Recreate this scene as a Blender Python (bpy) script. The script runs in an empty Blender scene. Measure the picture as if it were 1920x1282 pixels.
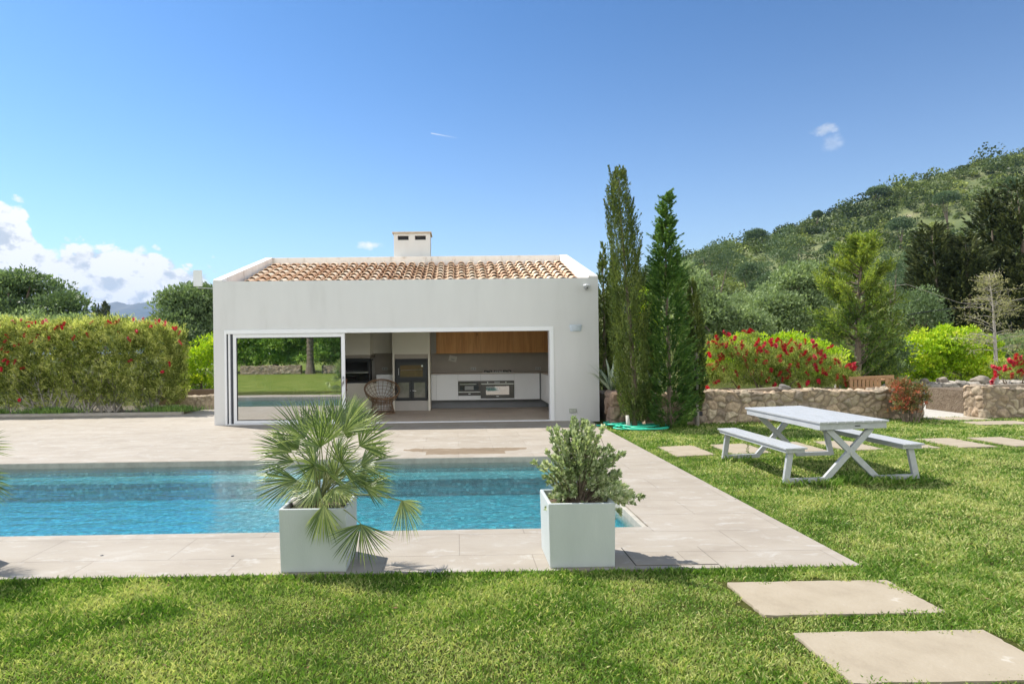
import bpy, math, random
import numpy as np
from mathutils import Vector, Matrix
rng = np.random.default_rng(7)
random.seed(7)
PI = math.pi
scene = bpy.context.scene
COL = scene.collection
R_ = math.radians

# ---------------------------------------------------------------- camera model (used to lay the place out and to set the camera)
F = 1200.; PX = 871.; PY = 655.; TH = .0118; PSI = math.atan(14/1200.); H = 1.7
_c, _s = math.cos(PSI), math.sin(PSI)
FW = np.array([_s, _c, 0.]); _r0 = np.array([_c, -_s, 0.]); _u0 = np.array([0, 0, 1.])
RT = math.cos(TH)*_r0 - math.sin(TH)*_u0
UP = math.cos(TH)*_u0 + math.sin(TH)*_r0
EYE = np.array([0, 0, H])
def ray(x, y): return FW + RT*(x-PX)/F + UP*(PY-y)/F
def gp(x, y, z=0.):
    d = ray(x, y); return EYE + d*((z-H)/d[2])
def at(x, y, Y):
    d = ray(x, y); return EYE + d*(Y/d[1])

# ---------------------------------------------------------------- mesh helpers
class MB:
    def __init__(s): s.v = []; s.f = []; s.n = 0
    def add(s, v, f):
        v = np.asarray(v, float); s.v.append(v)
        for q in f: s.f.append([i+s.n for i in q])
        s.n += len(v); return s
    def box(s, x0, x1, y0, y1, z0, z1, M=None):
        v = np.array([[x, y, z] for z in (z0, z1) for y in (y0, y1) for x in (x0, x1)], float)
        if M is not None: v = np.array([list(M @ Vector(p)) for p in v])
        return s.add(v, [(0,2,3,1),(4,5,7,6),(0,1,5,4),(2,6,7,3),(0,4,6,2),(1,3,7,5)])
    def beam(s, a, b, w, h, up=(0,0,1)):
        a = np.array(a, float); b = np.array(b, float); d = b-a; d /= np.linalg.norm(d)
        u = np.array(up, float); sd = np.cross(d, u)
        if np.linalg.norm(sd) < 1e-4: sd = np.cross(d, [1., 0, 0])
        sd /= np.linalg.norm(sd); u = np.cross(sd, d)
        v = [p + sd*i*w/2 + u*j*h/2 for p in (a, b) for i, j in ((-1,-1),(1,-1),(1,1),(-1,1))]
        return s.add(v, [(0,1,2,3),(7,6,5,4),(0,4,5,1),(1,5,6,2),(2,6,7,3),(3,7,4,0)])
    def tube(s, pts, r, k=6, cap=True, close=False):
        pts = np.asarray(pts, float); m = len(pts)
        rr = np.full(m, r) if np.isscalar(r) else np.asarray(r, float)
        if close: t = np.roll(pts, -1, 0)-np.roll(pts, 1, 0)
        else: t = np.gradient(pts, axis=0)
        t /= np.linalg.norm(t, axis=1)[:, None]+1e-12
        u = np.cross(t[0], [0.31, 0.2, 0.93]); u /= np.linalg.norm(u)
        V = []
        for i in range(m):
            u = u - t[i]*(u@t[i]); u /= np.linalg.norm(u)+1e-12
            w = np.cross(t[i], u)
            for j in range(k):
                a = 2*PI*j/k; V.append(pts[i]+rr[i]*(math.cos(a)*u+math.sin(a)*w))
        fs = []
        for i in range(m if close else m-1):
            i2 = (i+1) % m
            for j in range(k):
                j2 = (j+1) % k; fs.append((i*k+j, i*k+j2, i2*k+j2, i2*k+j))
        if cap and not close: fs.append(tuple(range(k))[::-1]); fs.append(tuple((m-1)*k+j for j in range(k)))
        return s.add(V, fs)
    def lathe(s, prof, k=24, c=(0,0,0)):
        V = []; m = len(prof)
        for r, z in prof:
            for j in range(k):
                a = 2*PI*j/k; V.append((c[0]+r*math.cos(a), c[1]+r*math.sin(a), c[2]+z))
        fs = [(i*k+j, i*k+(j+1) % k, (i+1)*k+(j+1) % k, (i+1)*k+j) for i in range(m-1) for j in range(k)]
        fs.append(tuple(range(k))[::-1]); fs.append(tuple((m-1)*k+j for j in range(k)))
        return s.add(V, fs)
    def blob(s, c, r, seed=0, amp=.18, k=10):
        q = np.random.default_rng(seed); V = []; ph = q.uniform(0, 6, 6)
        for i in range(k+1):
            th = PI*i/k
            for j in range(2*k):
                a = PI*j/k
                d = np.array([math.sin(th)*math.cos(a), math.sin(th)*math.sin(a), math.cos(th)])
                m = 1+amp*(math.sin(3*d[0]+ph[0])*math.cos(2.5*d[1]+ph[1])+.6*math.sin(5*d[2]+ph[2]+3*d[0])+.35*math.sin(8*d[1]+ph[3]))
                V.append(np.array(c)+d*m*np.array(r))
        fs = [(i*2*k+j, (i+1)*2*k+j, (i+1)*2*k+(j+1) % (2*k), i*2*k+(j+1) % (2*k)) for i in range(k) for j in range(2*k)]
        return s.add(V, fs)

def tag(o, label=None, cat=None, group=None, kind=None):
    if label: o['label'] = label
    if cat: o['category'] = cat
    if group: o['group'] = group
    if kind: o['kind'] = kind
    return o
def link(o, parent=None, loc=None):
    COL.objects.link(o)
    if parent is not None: o.parent = parent
    if loc is not None: o.location = [float(a) for a in loc]
    return o
def obj(name, mb, mat, parent=None, loc=None, smooth=False, bevel=0, seg=2):
    me = bpy.data.meshes.new(name)
    me.from_pydata(np.concatenate(mb.v).tolist(), [], mb.f)
    me.validate(); me.update()
    if mat: me.materials.append(mat)
    if smooth:
        me.polygons.foreach_set('use_smooth', [True]*len(me.polygons))
    o = bpy.data.objects.new(name, me); link(o, parent, loc)
    if bevel:
        b = o.modifiers.new('bevel', 'BEVEL'); b.width = bevel; b.segments = seg; b.limit_method = 'ANGLE'; b.angle_limit = R_(40)
    return o
def thing(name, label, cat, loc=(0,0,0), rz=0., group=None):
    o = bpy.data.objects.new(name, None); link(o, None, loc); o.rotation_euler[2] = rz; o.empty_display_size = .1
    return tag(o, label, cat, group)
def copy_tree(o, parent=None):
    c = o.copy(); COL.objects.link(c)
    if parent is not None: c.parent = parent
    for ch in list(o.children): copy_tree(ch, c)
    return c
def npmesh(name, V, nq, k, mat, rnd=None, parent=None, loc=None, smooth=False):
    """V (nq*k,3): nq polygons of k own vertices each; rnd = per-face float"""
    me = bpy.data.meshes.new(name)
    me.vertices.add(len(V)); me.vertices.foreach_set('co', np.ascontiguousarray(V, dtype=np.float32).ravel())
    me.loops.add(nq*k); me.loops.foreach_set('vertex_index', np.arange(nq*k, dtype=np.int32))
    me.polygons.add(nq)
    me.polygons.foreach_set('loop_start', np.arange(0, nq*k, k, dtype=np.int32))
    if rnd is not None:
        a = me.attributes.new('rnd', 'FLOAT', 'FACE'); a.data.foreach_set('value', np.ascontiguousarray(rnd, dtype=np.float32))
    me.update(calc_edges=True)
    me.materials.append(mat)
    o = bpy.data.objects.new(name, me); return link(o, parent, loc)
def gridmesh(name, V, nx, ny, mat, parent=None, loc=None, smooth=True, attrs=None, mask=None):
    """V (ny*nx,3) row-major, faces between rows"""
    i = np.arange(ny-1)[:, None]*nx+np.arange(nx-1)[None, :]
    f = np.stack([i, i+1, i+nx+1, i+nx], -1)
    if mask is not None: f = f[mask]
    f = f.reshape(-1, 4)
    me = bpy.data.meshes.new(name)
    me.vertices.add(len(V)); me.vertices.foreach_set('co', np.ascontiguousarray(V, dtype=np.float32).ravel())
    me.loops.add(f.size); me.loops.foreach_set('vertex_index', f.astype(np.int32).ravel())
    me.polygons.add(len(f)); me.polygons.foreach_set('loop_start', np.arange(0, f.size, 4, dtype=np.int32))
    for k, a in (attrs or {}).items():
        at_ = me.attributes.new(k, 'FLOAT', 'POINT'); at_.data.foreach_set('value', np.ascontiguousarray(a, dtype=np.float32))
    me.update(calc_edges=True)
    me.polygons.foreach_set('use_smooth', np.full(len(f), smooth))
    me.materials.append(mat)
    o = bpy.data.objects.new(name, me); return link(o, parent, loc)

def unit(a): return a/(np.linalg.norm(a, axis=-1, keepdims=True)+1e-9)
def runit(n): return unit(rng.normal(size=(n, 3)))
def leafquads(P, D, L, W, flat=None):
    """rhombus leaves from P along D; returns (4n,3)"""
    n = len(P); D = unit(D)
    N = runit(n) if flat is None else unit(flat+.35*rng.normal(size=(n, 3)))
    S = unit(np.cross(D, N))
    L = np.broadcast_to(L, (n,))[:, None]; W = np.broadcast_to(W, (n,))[:, None]
    bend = np.cross(S, D)*L*.06
    V = np.stack([P, P+D*L*.45+S*W/2+bend, P+D*L-bend, P+D*L*.45-S*W/2+bend], 1)
    return V.reshape(-1, 3)

# ---------------------------------------------------------------- materials
def nt(name):
    m = bpy.data.materials.new(name); m.use_nodes = True; t = m.node_tree; t.nodes.clear()
    out = t.nodes.new('ShaderNodeOutputMaterial'); return m, t, out
def N(t, ty, **kw):
    n = t.nodes.new('ShaderNode'+ty)
    for k, v in kw.items():
        if k in n.inputs: n.inputs[k].default_value = v
        else: setattr(n, k, v)
    return n
def rgb(c): return (c[0], c[1], c[2], 1.)
def ramp(t, stops, interp='LINEAR'):
    r = t.nodes.new('ShaderNodeValToRGB'); r.color_ramp.interpolation = interp
    e = r.color_ramp.elements
    while len(e) < len(stops): e.new(.5)
    for el, (p, c) in zip(e, stops): el.position = p; el.color = rgb(c) if not np.isscalar(c) else (c, c, c, 1)
    return r
def surf(name, c1, c2=None, scale=3., rough=.6, bump=0., bscale=40., metal=0., spec=.5, stops=None, detail=6, stretch=None, coat=0.):
    """painted / stone / wood surface: noise between c1 and c2, optional bump"""
    m, t, out = nt(name); L = t.links
    b = N(t, 'BsdfPrincipled', Roughness=rough, Metallic=metal); b.inputs['Specular IOR Level'].default_value = spec
    b.inputs['Coat Weight'].default_value = coat
    tc = N(t, 'TexCoord'); src = tc.outputs['Object']
    if stretch:
        mp = N(t, 'Mapping'); mp.inputs['Scale'].default_value = stretch; L.new(src, mp.inputs['Vector']); src = mp.outputs[0]
    if c2 is None: c2 = tuple(a*.9 for a in c1)
    nz = N(t, 'TexNoise', Scale=scale, Detail=detail, Roughness=.6); L.new(src, nz.inputs['Vector'])
    rp = ramp(t, stops or [(.35, c1), (.65, c2)]); L.new(nz.outputs['Fac'], rp.inputs[0]); L.new(rp.outputs[0], b.inputs['Base Color'])
    if bump:
        n2 = N(t, 'TexNoise', Scale=bscale, Detail=5.); L.new(src, n2.inputs['Vector'])
        bp = N(t, 'Bump', Strength=1., Distance=bump); L.new(n2.outputs['Fac'], bp.inputs['Height']); L.new(bp.outputs[0], b.inputs['Normal'])
    L.new(b.outputs[0], out.inputs[0]); return m
def leafmat(name, dark, mid, light, trans=.35, rough=.5, scale=.6, gloss=.25, tcol=None, gain=1.8):
    dark, mid, light = [tuple(min(.8, q*gain) for q in c) for c in (dark, mid, light)]; trans = min(.5, trans+.06)
    m, t, out = nt(name); L = t.links
    a = N(t, 'Attribute', attribute_name='rnd'); tc = N(t, 'TexCoord')
    nz = N(t, 'TexNoise', Scale=scale, Detail=3.); L.new(tc.outputs['Object'], nz.inputs['Vector'])
    ad = N(t, 'Math', operation='MULTIPLY_ADD'); L.new(nz.outputs['Fac'], ad.inputs[0]); ad.inputs[1].default_value = .9
    sb = N(t, 'Math', operation='MULTIPLY_ADD'); L.new(a.outputs['Fac'], sb.inputs[0]); sb.inputs[1].default_value = .75; sb.inputs[2].default_value = -.32
    L.new(sb.outputs[0], ad.inputs[2])
    rp = ramp(t, [(.05, dark), (.45, mid), (.92, light)]); L.new(ad.outputs[0], rp.inputs[0])
    b = N(t, 'BsdfPrincipled', Roughness=rough); b.inputs['Specular IOR Level'].default_value = gloss
    L.new(rp.outputs[0], b.inputs['Base Color'])
    tr = N(t, 'BsdfTranslucent')
    mx = N(t, 'Mix', data_type='RGBA', blend_type='MULTIPLY'); mx.inputs[0].default_value = 1.
    L.new(rp.outputs[0], mx.inputs[6]); mx.inputs[7].default_value = rgb(tcol or (1.25, 1.3, .7)); L.new(mx.outputs[2], tr.inputs['Color'])
    ms = N(t, 'MixShader'); ms.inputs[0].default_value = trans
    L.new(b.outputs[0], ms.inputs[1]); L.new(tr.outputs[0], ms.inputs[2]); L.new(ms.outputs[0], out.inputs[0])
    return m
# ---------------------------------------------------------------- light, sky, camera
SUN_DIR = np.array([.58, -.39, -1.0]); SUN_DIR /= np.linalg.norm(SUN_DIR)
sun_el = math.asin(-SUN_DIR[2]); sun_az = math.atan2(-SUN_DIR[0], -SUN_DIR[1])
ld = bpy.data.lights.new('sun', 'SUN'); ld.energy = 4.1; ld.angle = R_(.5); ld.color = (1., .95, .87)
lo = bpy.data.objects.new('sun', ld); link(lo, None, (-20, 15, 30))
lo.rotation_euler = Vector(SUN_DIR.tolist()).to_track_quat('-Z', 'Y').to_euler()

w = bpy.data.worlds.new('World'); scene.world = w; w.use_nodes = True
t = w.node_tree; t.nodes.clear(); L = t.links
wout = t.nodes.new('ShaderNodeOutputWorld'); bg = N(t, 'Background', Strength=.125); L.new(bg.outputs[0], wout.inputs[0])
sky = N(t, 'TexSky', sky_type='NISHITA'); sky.sun_disc = False; sky.sun_elevation = sun_el; sky.sun_rotation = sun_az
sky.altitude = 60; sky.air_density = 1.0; sky.dust_density = .35; sky.ozone_density = 2.4
g1 = N(t, 'Vector'+'Math', operation='SCALE'); g1.inputs['Scale'].default_value = 1/6.; L.new(sky.outputs[0], g1.inputs[0])
g2 = N(t, 'Gamma'); g2.inputs['Gamma'].default_value = 1.6; L.new(g1.outputs[0], g2.inputs[0])
g3 = N(t, 'VectorMath', operation='MULTIPLY'); g3.inputs[1].default_value = (3.9, 5.1, 4.85); L.new(g2.outputs[0], g3.inputs[0])
tc = N(t, 'TexCoord'); sx = N(t, 'SeparateXYZ'); L.new(tc.outputs['Generated'], sx.inputs[0])
def M_(op, a, b=None, c=None):
    n = N(t, 'Math', operation=op)
    for i, q in enumerate((a, b, c)):
        if q is None: continue
        if hasattr(q, 'is_linked') or hasattr(q, 'links'): L.new(q, n.inputs[i])
        else: n.inputs[i].default_value = q
    return n.outputs[0]
az = M_('ARCTAN2', sx.outputs[0], sx.outputs[1]); el = M_('ARCSINE', sx.outputs[2])
def azel(x, y):
    d = ray(x, y); d = d/np.linalg.norm(d); return math.atan2(d[0], d[1]), math.asin(d[2])
prof = [(-1500, 420), (-700, 300), (-300, 400), (-60, 360), (0, 384), (45, 388), (68, 440), (85, 462), (130, 455), (165, 450), (200, 458), (235, 462), (268, 452), (310, 478), (350, 492), (400, 500), (440, 520), (470, 560), (500, 640)]
pa = [azel(x, y) for x, y in prof]
a0, a1 = -PI, pa[-1][0]
fc = N(t, 'FloatCurve'); cv = fc.mapping.curves[0]
an = M_('DIVIDE', M_('SUBTRACT', az, a0), a1-a0); L.new(an, fc.inputs['Value'])
cpts = [(0., .22)]+[((a-a0)/(a1-a0), e) for a, e in pa]
while len(cv.points) < len(cpts): cv.points.new(.5, .5)
for p, (a, e) in zip(cv.points, cpts): p.location = (a, max(0, e)*2); p.handle_type = 'VECTOR'
fc.mapping.update()
mp = N(t, 'Mapping'); mp.inputs['Scale'].default_value = (1, 1, 1.5); L.new(tc.outputs['Generated'], mp.inputs[0])
n1 = N(t, 'TexNoise', Scale=22., Detail=11., Roughness=.62, Distortion=.1); L.new(mp.outputs[0], n1.inputs['Vector'])
mp2 = N(t, 'Mapping'); mp2.inputs['Scale'].default_value = (1, 1, 1.5); mp2.inputs['Location'].default_value = (-.016, .0, .034); L.new(tc.outputs['Generated'], mp2.inputs[0])
n2 = N(t, 'TexNoise', Scale=22., Detail=11., Roughness=.62, Distortion=.1); L.new(mp2.outputs[0], n2.inputs['Vector'])
n3 = N(t, 'TexNoise', Scale=9., Detail=4., Roughness=.5); L.new(mp.outputs[0], n3.inputs['Vector'])
def billow(nz, mpx):
    v_ = N(t, 'TexVoronoi', Scale=40., feature='F1'); wv_ = N(t, 'VectorMath', operation='MULTIPLY_ADD'); L.new(nz.outputs['Color'], wv_.inputs[0]); wv_.inputs[1].default_value = (.06, .06, .06); L.new(mpx.outputs[0], wv_.inputs[2]); L.new(wv_.outputs[0], v_.inputs['Vector'])
    return M_('ADD', M_('MULTIPLY', nz.outputs['Fac'], .8), M_('MULTIPLY', M_('SUBTRACT', 1., v_.outputs['Distance']), .22))
b1, b2 = billow(n1, mp), billow(n2, mp2)
dd = M_('SUBTRACT', M_('MULTIPLY', fc.outputs[0], .5), el)
h1 = M_('MULTIPLY_ADD', M_('SUBTRACT', b1, .53), .13, dd)
sm = N(t, 'MapRange', interpolation_type='SMOOTHSTEP'); sm.inputs['From Min'].default_value = -.004; sm.inputs['From Max'].default_value = .009; L.new(h1, sm.inputs['Value'])
side = N(t, 'MapRange'); side.inputs['From Min'].default_value = a1; side.inputs['From Max'].default_value = a1-.02; L.new(az, side.inputs['Value'])
mask = M_('MULTIPLY', sm.outputs[0], side.outputs[0])
# cloud brightness: lit side minus far side, greyer low down
sh = M_('MULTIPLY', M_('SUBTRACT', b1, b2), 5.)
sh2 = M_('ADD', sh, M_('MULTIPLY', M_('SUBTRACT', n3.outputs['Fac'], .5), 1.3))
deep = N(t, 'MapRange'); deep.inputs['From Min'].default_value = 0.; deep.inputs['From Max'].default_value = .13; deep.inputs['To Min'].default_value = .78; deep.inputs['To Max'].default_value = .5; L.new(dd, deep.inputs['Value'])
shv = M_('ADD', sh2, deep.outputs[0])
cr = ramp(t, [(0., (5.6, 6.1, 6.7)), (.4, (7.4, 7.6, 7.8)), (.72, (9.3, 9.3, 9.3))])
for e_ in cr.color_ramp.elements: e_.color = [min(q/10., 1) for q in e_.color[:3]]+[1]
L.new(shv, cr.inputs[0])
csc = N(t, 'VectorMath', operation='SCALE'); csc.inputs['Scale'].default_value = 5.7; L.new(cr.outputs[0], csc.inputs[0])
# thin haze glow of the cloud field and three little wisps
def wisp(px, py, wa, we, th):
    a, e = azel(px, py)
    q = M_('ADD', M_('POWER', M_('ABSOLUTE', M_('DIVIDE', M_('SUBTRACT', az, a), wa)), 2.), M_('POWER', M_('ABSOLUTE', M_('DIVIDE', M_('SUBTRACT', el, e), we)), 2.))
    q = M_('ADD', q, M_('MULTIPLY', M_('SUBTRACT', n4.outputs['Fac'], .5), 4.2))
    r = N(t, 'MapRange', interpolation_type='SMOOTHSTEP'); r.inputs['From Min'].default_value = 1.; r.inputs['From Max'].default_value = -.6; r.inputs['To Max'].default_value = th; L.new(q, r.inputs['Value'])
    return r.outputs[0]
n4 = N(t, 'TexNoise', Scale=42., Detail=7., Roughness=.6); L.new(mp.outputs[0], n4.inputs['Vector'])
mask = M_('MAXIMUM', mask, wisp(690, 460, .026, .007, .9))
mask = M_('MAXIMUM', mask, wisp(1550, 243, .018, .008, .75))
mask = M_('MAXIMUM', mask, wisp(1562, 268, .014, .014, .28))
# contrail: a short straight streak
(ca, ce), (cb, cf) = azel(808, 250), azel(858, 259)
uu = M_('DIVIDE', M_('SUBTRACT', az, ca), cb-ca)
ln = M_('ABSOLUTE', M_('SUBTRACT', el, M_('MULTIPLY_ADD', uu, cf-ce, ce)))
cl = N(t, 'MapRange'); cl.inputs['From Min'].default_value = .0011; cl.inputs['From Max'].default_value = .0003; cl.inputs['To Max'].default_value = .55; L.new(ln, cl.inputs['Value'])
ins = M_('MULTIPLY', M_('GREATER_THAN', uu, 0.), M_('MULTIPLY', M_('LESS_THAN', uu, 1.), M_('SUBTRACT', 1.1, uu)))
mask = M_('MAXIMUM', mask, M_('MULTIPLY', cl.outputs[0], ins))
mxs = N(t, 'Mix', data_type='RGBA'); L.new(mask, mxs.inputs[0]); hzm = N(t, 'Mix', data_type='RGBA'); hf = M_('MULTIPLY', M_('EXPONENT', M_('DIVIDE', M_('MAXIMUM', el, 0.), -.15)), .80); L.new(hf, hzm.inputs[0]); L.new(g3.outputs[0], hzm.inputs[6]); hzm.inputs[7].default_value = (4.4, 3.6, 3.35, 1)
L.new(hzm.outputs[2], mxs.inputs[6]); L.new(csc.outputs[0], mxs.inputs[7])
# unseen cloud added behind the viewpoint to light facade and interior, brightest low down
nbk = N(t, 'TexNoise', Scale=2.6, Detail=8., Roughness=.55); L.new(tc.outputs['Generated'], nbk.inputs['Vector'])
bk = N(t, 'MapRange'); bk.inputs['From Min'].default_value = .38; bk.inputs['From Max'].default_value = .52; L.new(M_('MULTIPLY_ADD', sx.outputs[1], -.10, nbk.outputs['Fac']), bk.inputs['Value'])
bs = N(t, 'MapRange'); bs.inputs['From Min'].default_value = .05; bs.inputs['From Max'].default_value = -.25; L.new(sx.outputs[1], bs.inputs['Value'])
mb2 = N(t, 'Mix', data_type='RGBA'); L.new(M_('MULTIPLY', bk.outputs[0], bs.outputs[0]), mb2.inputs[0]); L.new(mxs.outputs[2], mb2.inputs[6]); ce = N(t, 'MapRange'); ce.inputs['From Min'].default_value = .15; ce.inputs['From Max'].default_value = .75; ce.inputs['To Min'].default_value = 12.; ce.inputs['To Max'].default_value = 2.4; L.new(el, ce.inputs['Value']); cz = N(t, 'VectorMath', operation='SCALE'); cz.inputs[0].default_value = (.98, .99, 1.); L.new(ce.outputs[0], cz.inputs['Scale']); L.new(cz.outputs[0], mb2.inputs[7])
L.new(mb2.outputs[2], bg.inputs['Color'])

cam = bpy.data.cameras.new('camera'); co = bpy.data.objects.new('camera', cam); link(co)
Mx = Matrix(((RT[0], UP[0], -FW[0]), (RT[1], UP[1], -FW[1]), (RT[2], UP[2], -FW[2]))).to_4x4(); Mx.translation = Vector((0, 0, H))
co.matrix_world = Mx
cam.sensor_width = 36; cam.lens = 36*F/1920; cam.shift_x = (960-PX)/1920; cam.shift_y = (PY-641)/1920
cam.clip_start = .05; cam.clip_end = 20000
scene.camera = co
vs = scene.view_settings; vs.view_transform = 'Standard'; vs.look = 'None'; vs.gamma = 1; vs.exposure = .8; vs.use_curve_mapping = False
scene.cycles.max_bounces = 10; scene.cycles.diffuse_bounces = 6; scene.cycles.glossy_bounces = 4; scene.cycles.transparent_max_bounces = 16
scene.cycles.transmission_bounces = 6; scene.cycles.volume_bounces = 0; scene.cycles.caustics_reflective = False; scene.cycles.caustics_refractive = False
scene.cycles.sample_clamp_indirect = 4; scene.cycles.use_denoising = True

# ---------------------------------------------------------------- terrain
def zt(X, Y):
    X = np.asarray(X, float); Y = np.asarray(Y, float)
    z = .125*(1-np.exp(-np.maximum(X-3.15, 0)/4.))
    z = z*np.clip((Y-3.)/4., 0, 1)
    far = np.clip((Y-26)/40., 0, 1); z = z+far**2*3.*np.clip((X+5)/30., 0, 1)
    return z-.03
m_ground, t, out = nt('lawn_soil'); L = t.links
b = N(t, 'BsdfPrincipled', Roughness=.95); b.inputs['Specular IOR Level'].default_value = .1
tc = N(t, 'TexCoord')
na = N(t, 'TexNoise', Scale=.9, Detail=5.); nb = N(t, 'TexNoise', Scale=26., Detail=6., Roughness=.7)
L.new(tc.outputs['Object'], na.inputs[0]); L.new(tc.outputs['Object'], nb.inputs[0])
ra = ramp(t, [(.3, (.05, .075, .014)), (.7, (.11, .115, .035))]); L.new(na.outputs[0], ra.inputs[0])
rb = ramp(t, [(.3, (.35, .35, .3)), (.7, (1.5, 1.45, 1.3))]); L.new(nb.outputs[0], rb.inputs[0])
mx = N(t, 'Mix', data_type='RGBA', blend_type='MULTIPLY'); mx.inputs[0].default_value = 1; L.new(ra.outputs[0], mx.inputs[6]); L.new(rb.outputs[0], mx.inputs[7])
gq = N(t, 'NewGeometry'); sq = N(t, 'SeparateXYZ'); L.new(gq.outputs['Position'], sq.inputs[0])
fa = N(t, 'MapRange'); fa.inputs['From Min'].default_value = 2.8; fa.inputs['From Max'].default_value = 1.5; L.new(sq.outputs[1], fa.inputs['Value'])
lt = N(t, 'Mix', data_type='RGBA', blend_type='MULTIPLY'); L.new(fa.outputs[0], lt.inputs[0]); L.new(mx.outputs[2], lt.inputs[6]); lt.inputs[7].default_value = (2.3, 2.6, 2.2, 1)   # turf seen only in reflections has no modelled blades: the sheet carries the blade colour
L.new(lt.outputs[2], b.inputs['Base Color'])
bp = N(t, 'Bump', Distance=.04, Strength=1.); L.new(nb.outputs[0], bp.inputs['Height']); L.new(bp.outputs[0], b.inputs['Normal']); L.new(b.outputs[0], out.inputs[0])

PX0, PX1, PY0, PY1 = -9., 1.8, 6.05, 10.1       # pool opening
xs = np.unique(np.concatenate([np.array([-6000, -3000, -1500, -800, -400, -200, -120, -80, -50, -30, -20, -14, PX0-.05, PX1+.05]), np.linspace(3.1, 20, 40), np.array([25, 32, 42, 60, 90, 150, 300, 800, 2000, 6000])]))
ys = np.unique(np.concatenate([np.array([-400, -200, -100, -60, -30, -15, -5, 0]), np.linspace(1, 5.9, 12), np.array([PY0-.05, 7, 8, 9, PY1+.05]), np.linspace(11, 26, 22), np.linspace(28, 66, 12), np.array([90, 150, 300, 800, 2000, 6000])]))
XX, YY = np.meshgrid(xs, ys)
V = np.stack([XX, YY, zt(XX, YY)], -1).reshape(-1, 3)
cx = (xs[:-1]+xs[1:])/2; cy = (ys[:-1]+ys[1:])/2
CX, CY = np.meshgrid(cx, cy)
msk = ~((CX > PX0-.05) & (CX < PX1+.05) & (CY > PY0-.05) & (CY < PY1+.05))
tag(gridmesh('ground', V, len(xs), len(ys), m_ground, mask=msk), kind='structure')

# paving
def paving(name, tile=(1.2, .6), c1=(.335, .297, .247), c2=(.36, .32, .268), stain=True, off=(0, 0), mortar=.003, groutc=(.27, .235, .195), white=.5):
    m, t, out = nt(name); L = t.links
    b = N(t, 'BsdfPrincipled', Roughness=.7); b.inputs['Specular IOR Level'].default_value = .3
    g = N(t, 'NewGeometry'); mp = N(t, 'Mapping'); mp.inputs['Location'].default_value = (off[0], off[1], 0); L.new(g.outputs['Position'], mp.inputs[0])
    br = N(t, 'TexBrick', Scale=1.); br.inputs['Brick Width'].default_value = tile[0]; br.inputs['Row Height'].default_value = tile[1]; br.inputs['Mortar Size'].default_value = mortar
    br.inputs['Mortar Smooth'].default_value = .3
    br.inputs['Color1'].default_value = rgb(c1); br.inputs['Color2'].default_value = rgb(c2); br.inputs['Mortar'].default_value = rgb(groutc)
    L.new(mp.outputs[0], br.inputs['Vector'])
    n = N(t, 'TexNoise', Scale=1.3, Detail=8., Roughness=.62); 
    mp3 = N(t, 'Mapping'); mp3.inputs['Scale'].default_value = (1., 1.9, 1.); L.new(g.outputs['Position'], mp3.inputs[0]); L.new(mp3.outputs[0], n.inputs[0])
    r = ramp(t, [(.28, (.84, .82, .80)), (.5, (1., .99, .975)), (.6, (1.03, 1.03, 1.03)), (.72, (1.16, 1.19, 1.23))]); L.new(n.outputs[0], r.inputs[0])
    mx = N(t, 'Mix', data_type='RGBA', blend_type='MULTIPLY'); mx.inputs[0].default_value = 1; L.new(br.outputs[0], mx.inputs[6]); L.new(r.outputs[0], mx.inputs[7])
    # whitish scale marks
    nw = N(t, 'TexNoise', Scale=3.4, Detail=9., Roughness=.72, Distortion=.6); L.new(mp3.outputs[0], nw.inputs[0])
    rw = ramp(t, [(.54, 0.), (.66, white)]); L.new(nw.outputs[0], rw.inputs[0])
    mw = N(t, 'Mix', data_type='RGBA'); L.new(rw.outputs[0], mw.inputs[0]); L.new(mx.outputs[2], mw.inputs[6]); mw.inputs[7].default_value = rgb((.50, .485, .455))
    last = mw.outputs[2]
    if stain:   # the damp strip behind the pool
        s = N(t, 'SeparateXYZ'); L.new(g.outputs['Position'], s.inputs[0])
        def mm(op, a, bb):
            q = N(t, 'Math', operation=op)
            for i, v in enumerate((a, bb)):
                if isinstance(v, (int, float)): q.inputs[i].default_value = v
                else: L.new(v, q.inputs[i])
            return q.outputs[0]
        ns = N(t, 'TexNoise', Scale=5., Detail=4.); L.new(g.outputs['Position'], ns.inputs[0])
        wob = mm('MULTIPLY', mm('SUBTRACT', ns.outputs[0], .5), .25)
        ax = mm('DIVIDE', mm('ABSOLUTE', mm('SUBTRACT', s.outputs[0], .12), 0), 1.05)
        yy = mm('ADD', s.outputs[1], wob)
        top = mm('LESS_THAN', yy, 11.02)
        low = mm('ADD', 10.42, mm('MULTIPLY', mm('GREATER_THAN', ax, .62), mm('MULTIPLY', ax, .42)))
        bot = mm('GREATER_THAN', yy, low)
        k = mm('MULTIPLY', mm('MULTIPLY', top, bot), mm('LESS_THAN', ax, 1.))
        ms = N(t, 'Mix', data_type='RGBA', blend_type='MULTIPLY'); L.new(k, ms.inputs[0]); L.new(last, ms.inputs[6]); ms.inputs[7].default_value = rgb((.62, .53, .42)); last = ms.outputs[2]
    L.new(last, b.inputs['Base Color'])
    nb = N(t, 'TexNoise', Scale=60., Detail=4.); L.new(g.outputs['Position'], nb.inputs[0])
    bp = N(t, 'Bump', Distance=.002, Strength=1.); L.new(nb.outputs[0], bp.inputs['Height'])
    bq = N(t, 'Bump', Distance=.004, Strength=1.); bq.invert = True; L.new(br.outputs['Fac'], bq.inputs['Height']); L.new(bp.outputs[0], bq.inputs['Normal'])
    L.new(bq.outputs[0], b.inputs['Normal']); L.new(b.outputs[0], out.inputs[0]); return m
m_deck = paving('limestone_paving', off=(.0, .11))
mb = MB()
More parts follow.
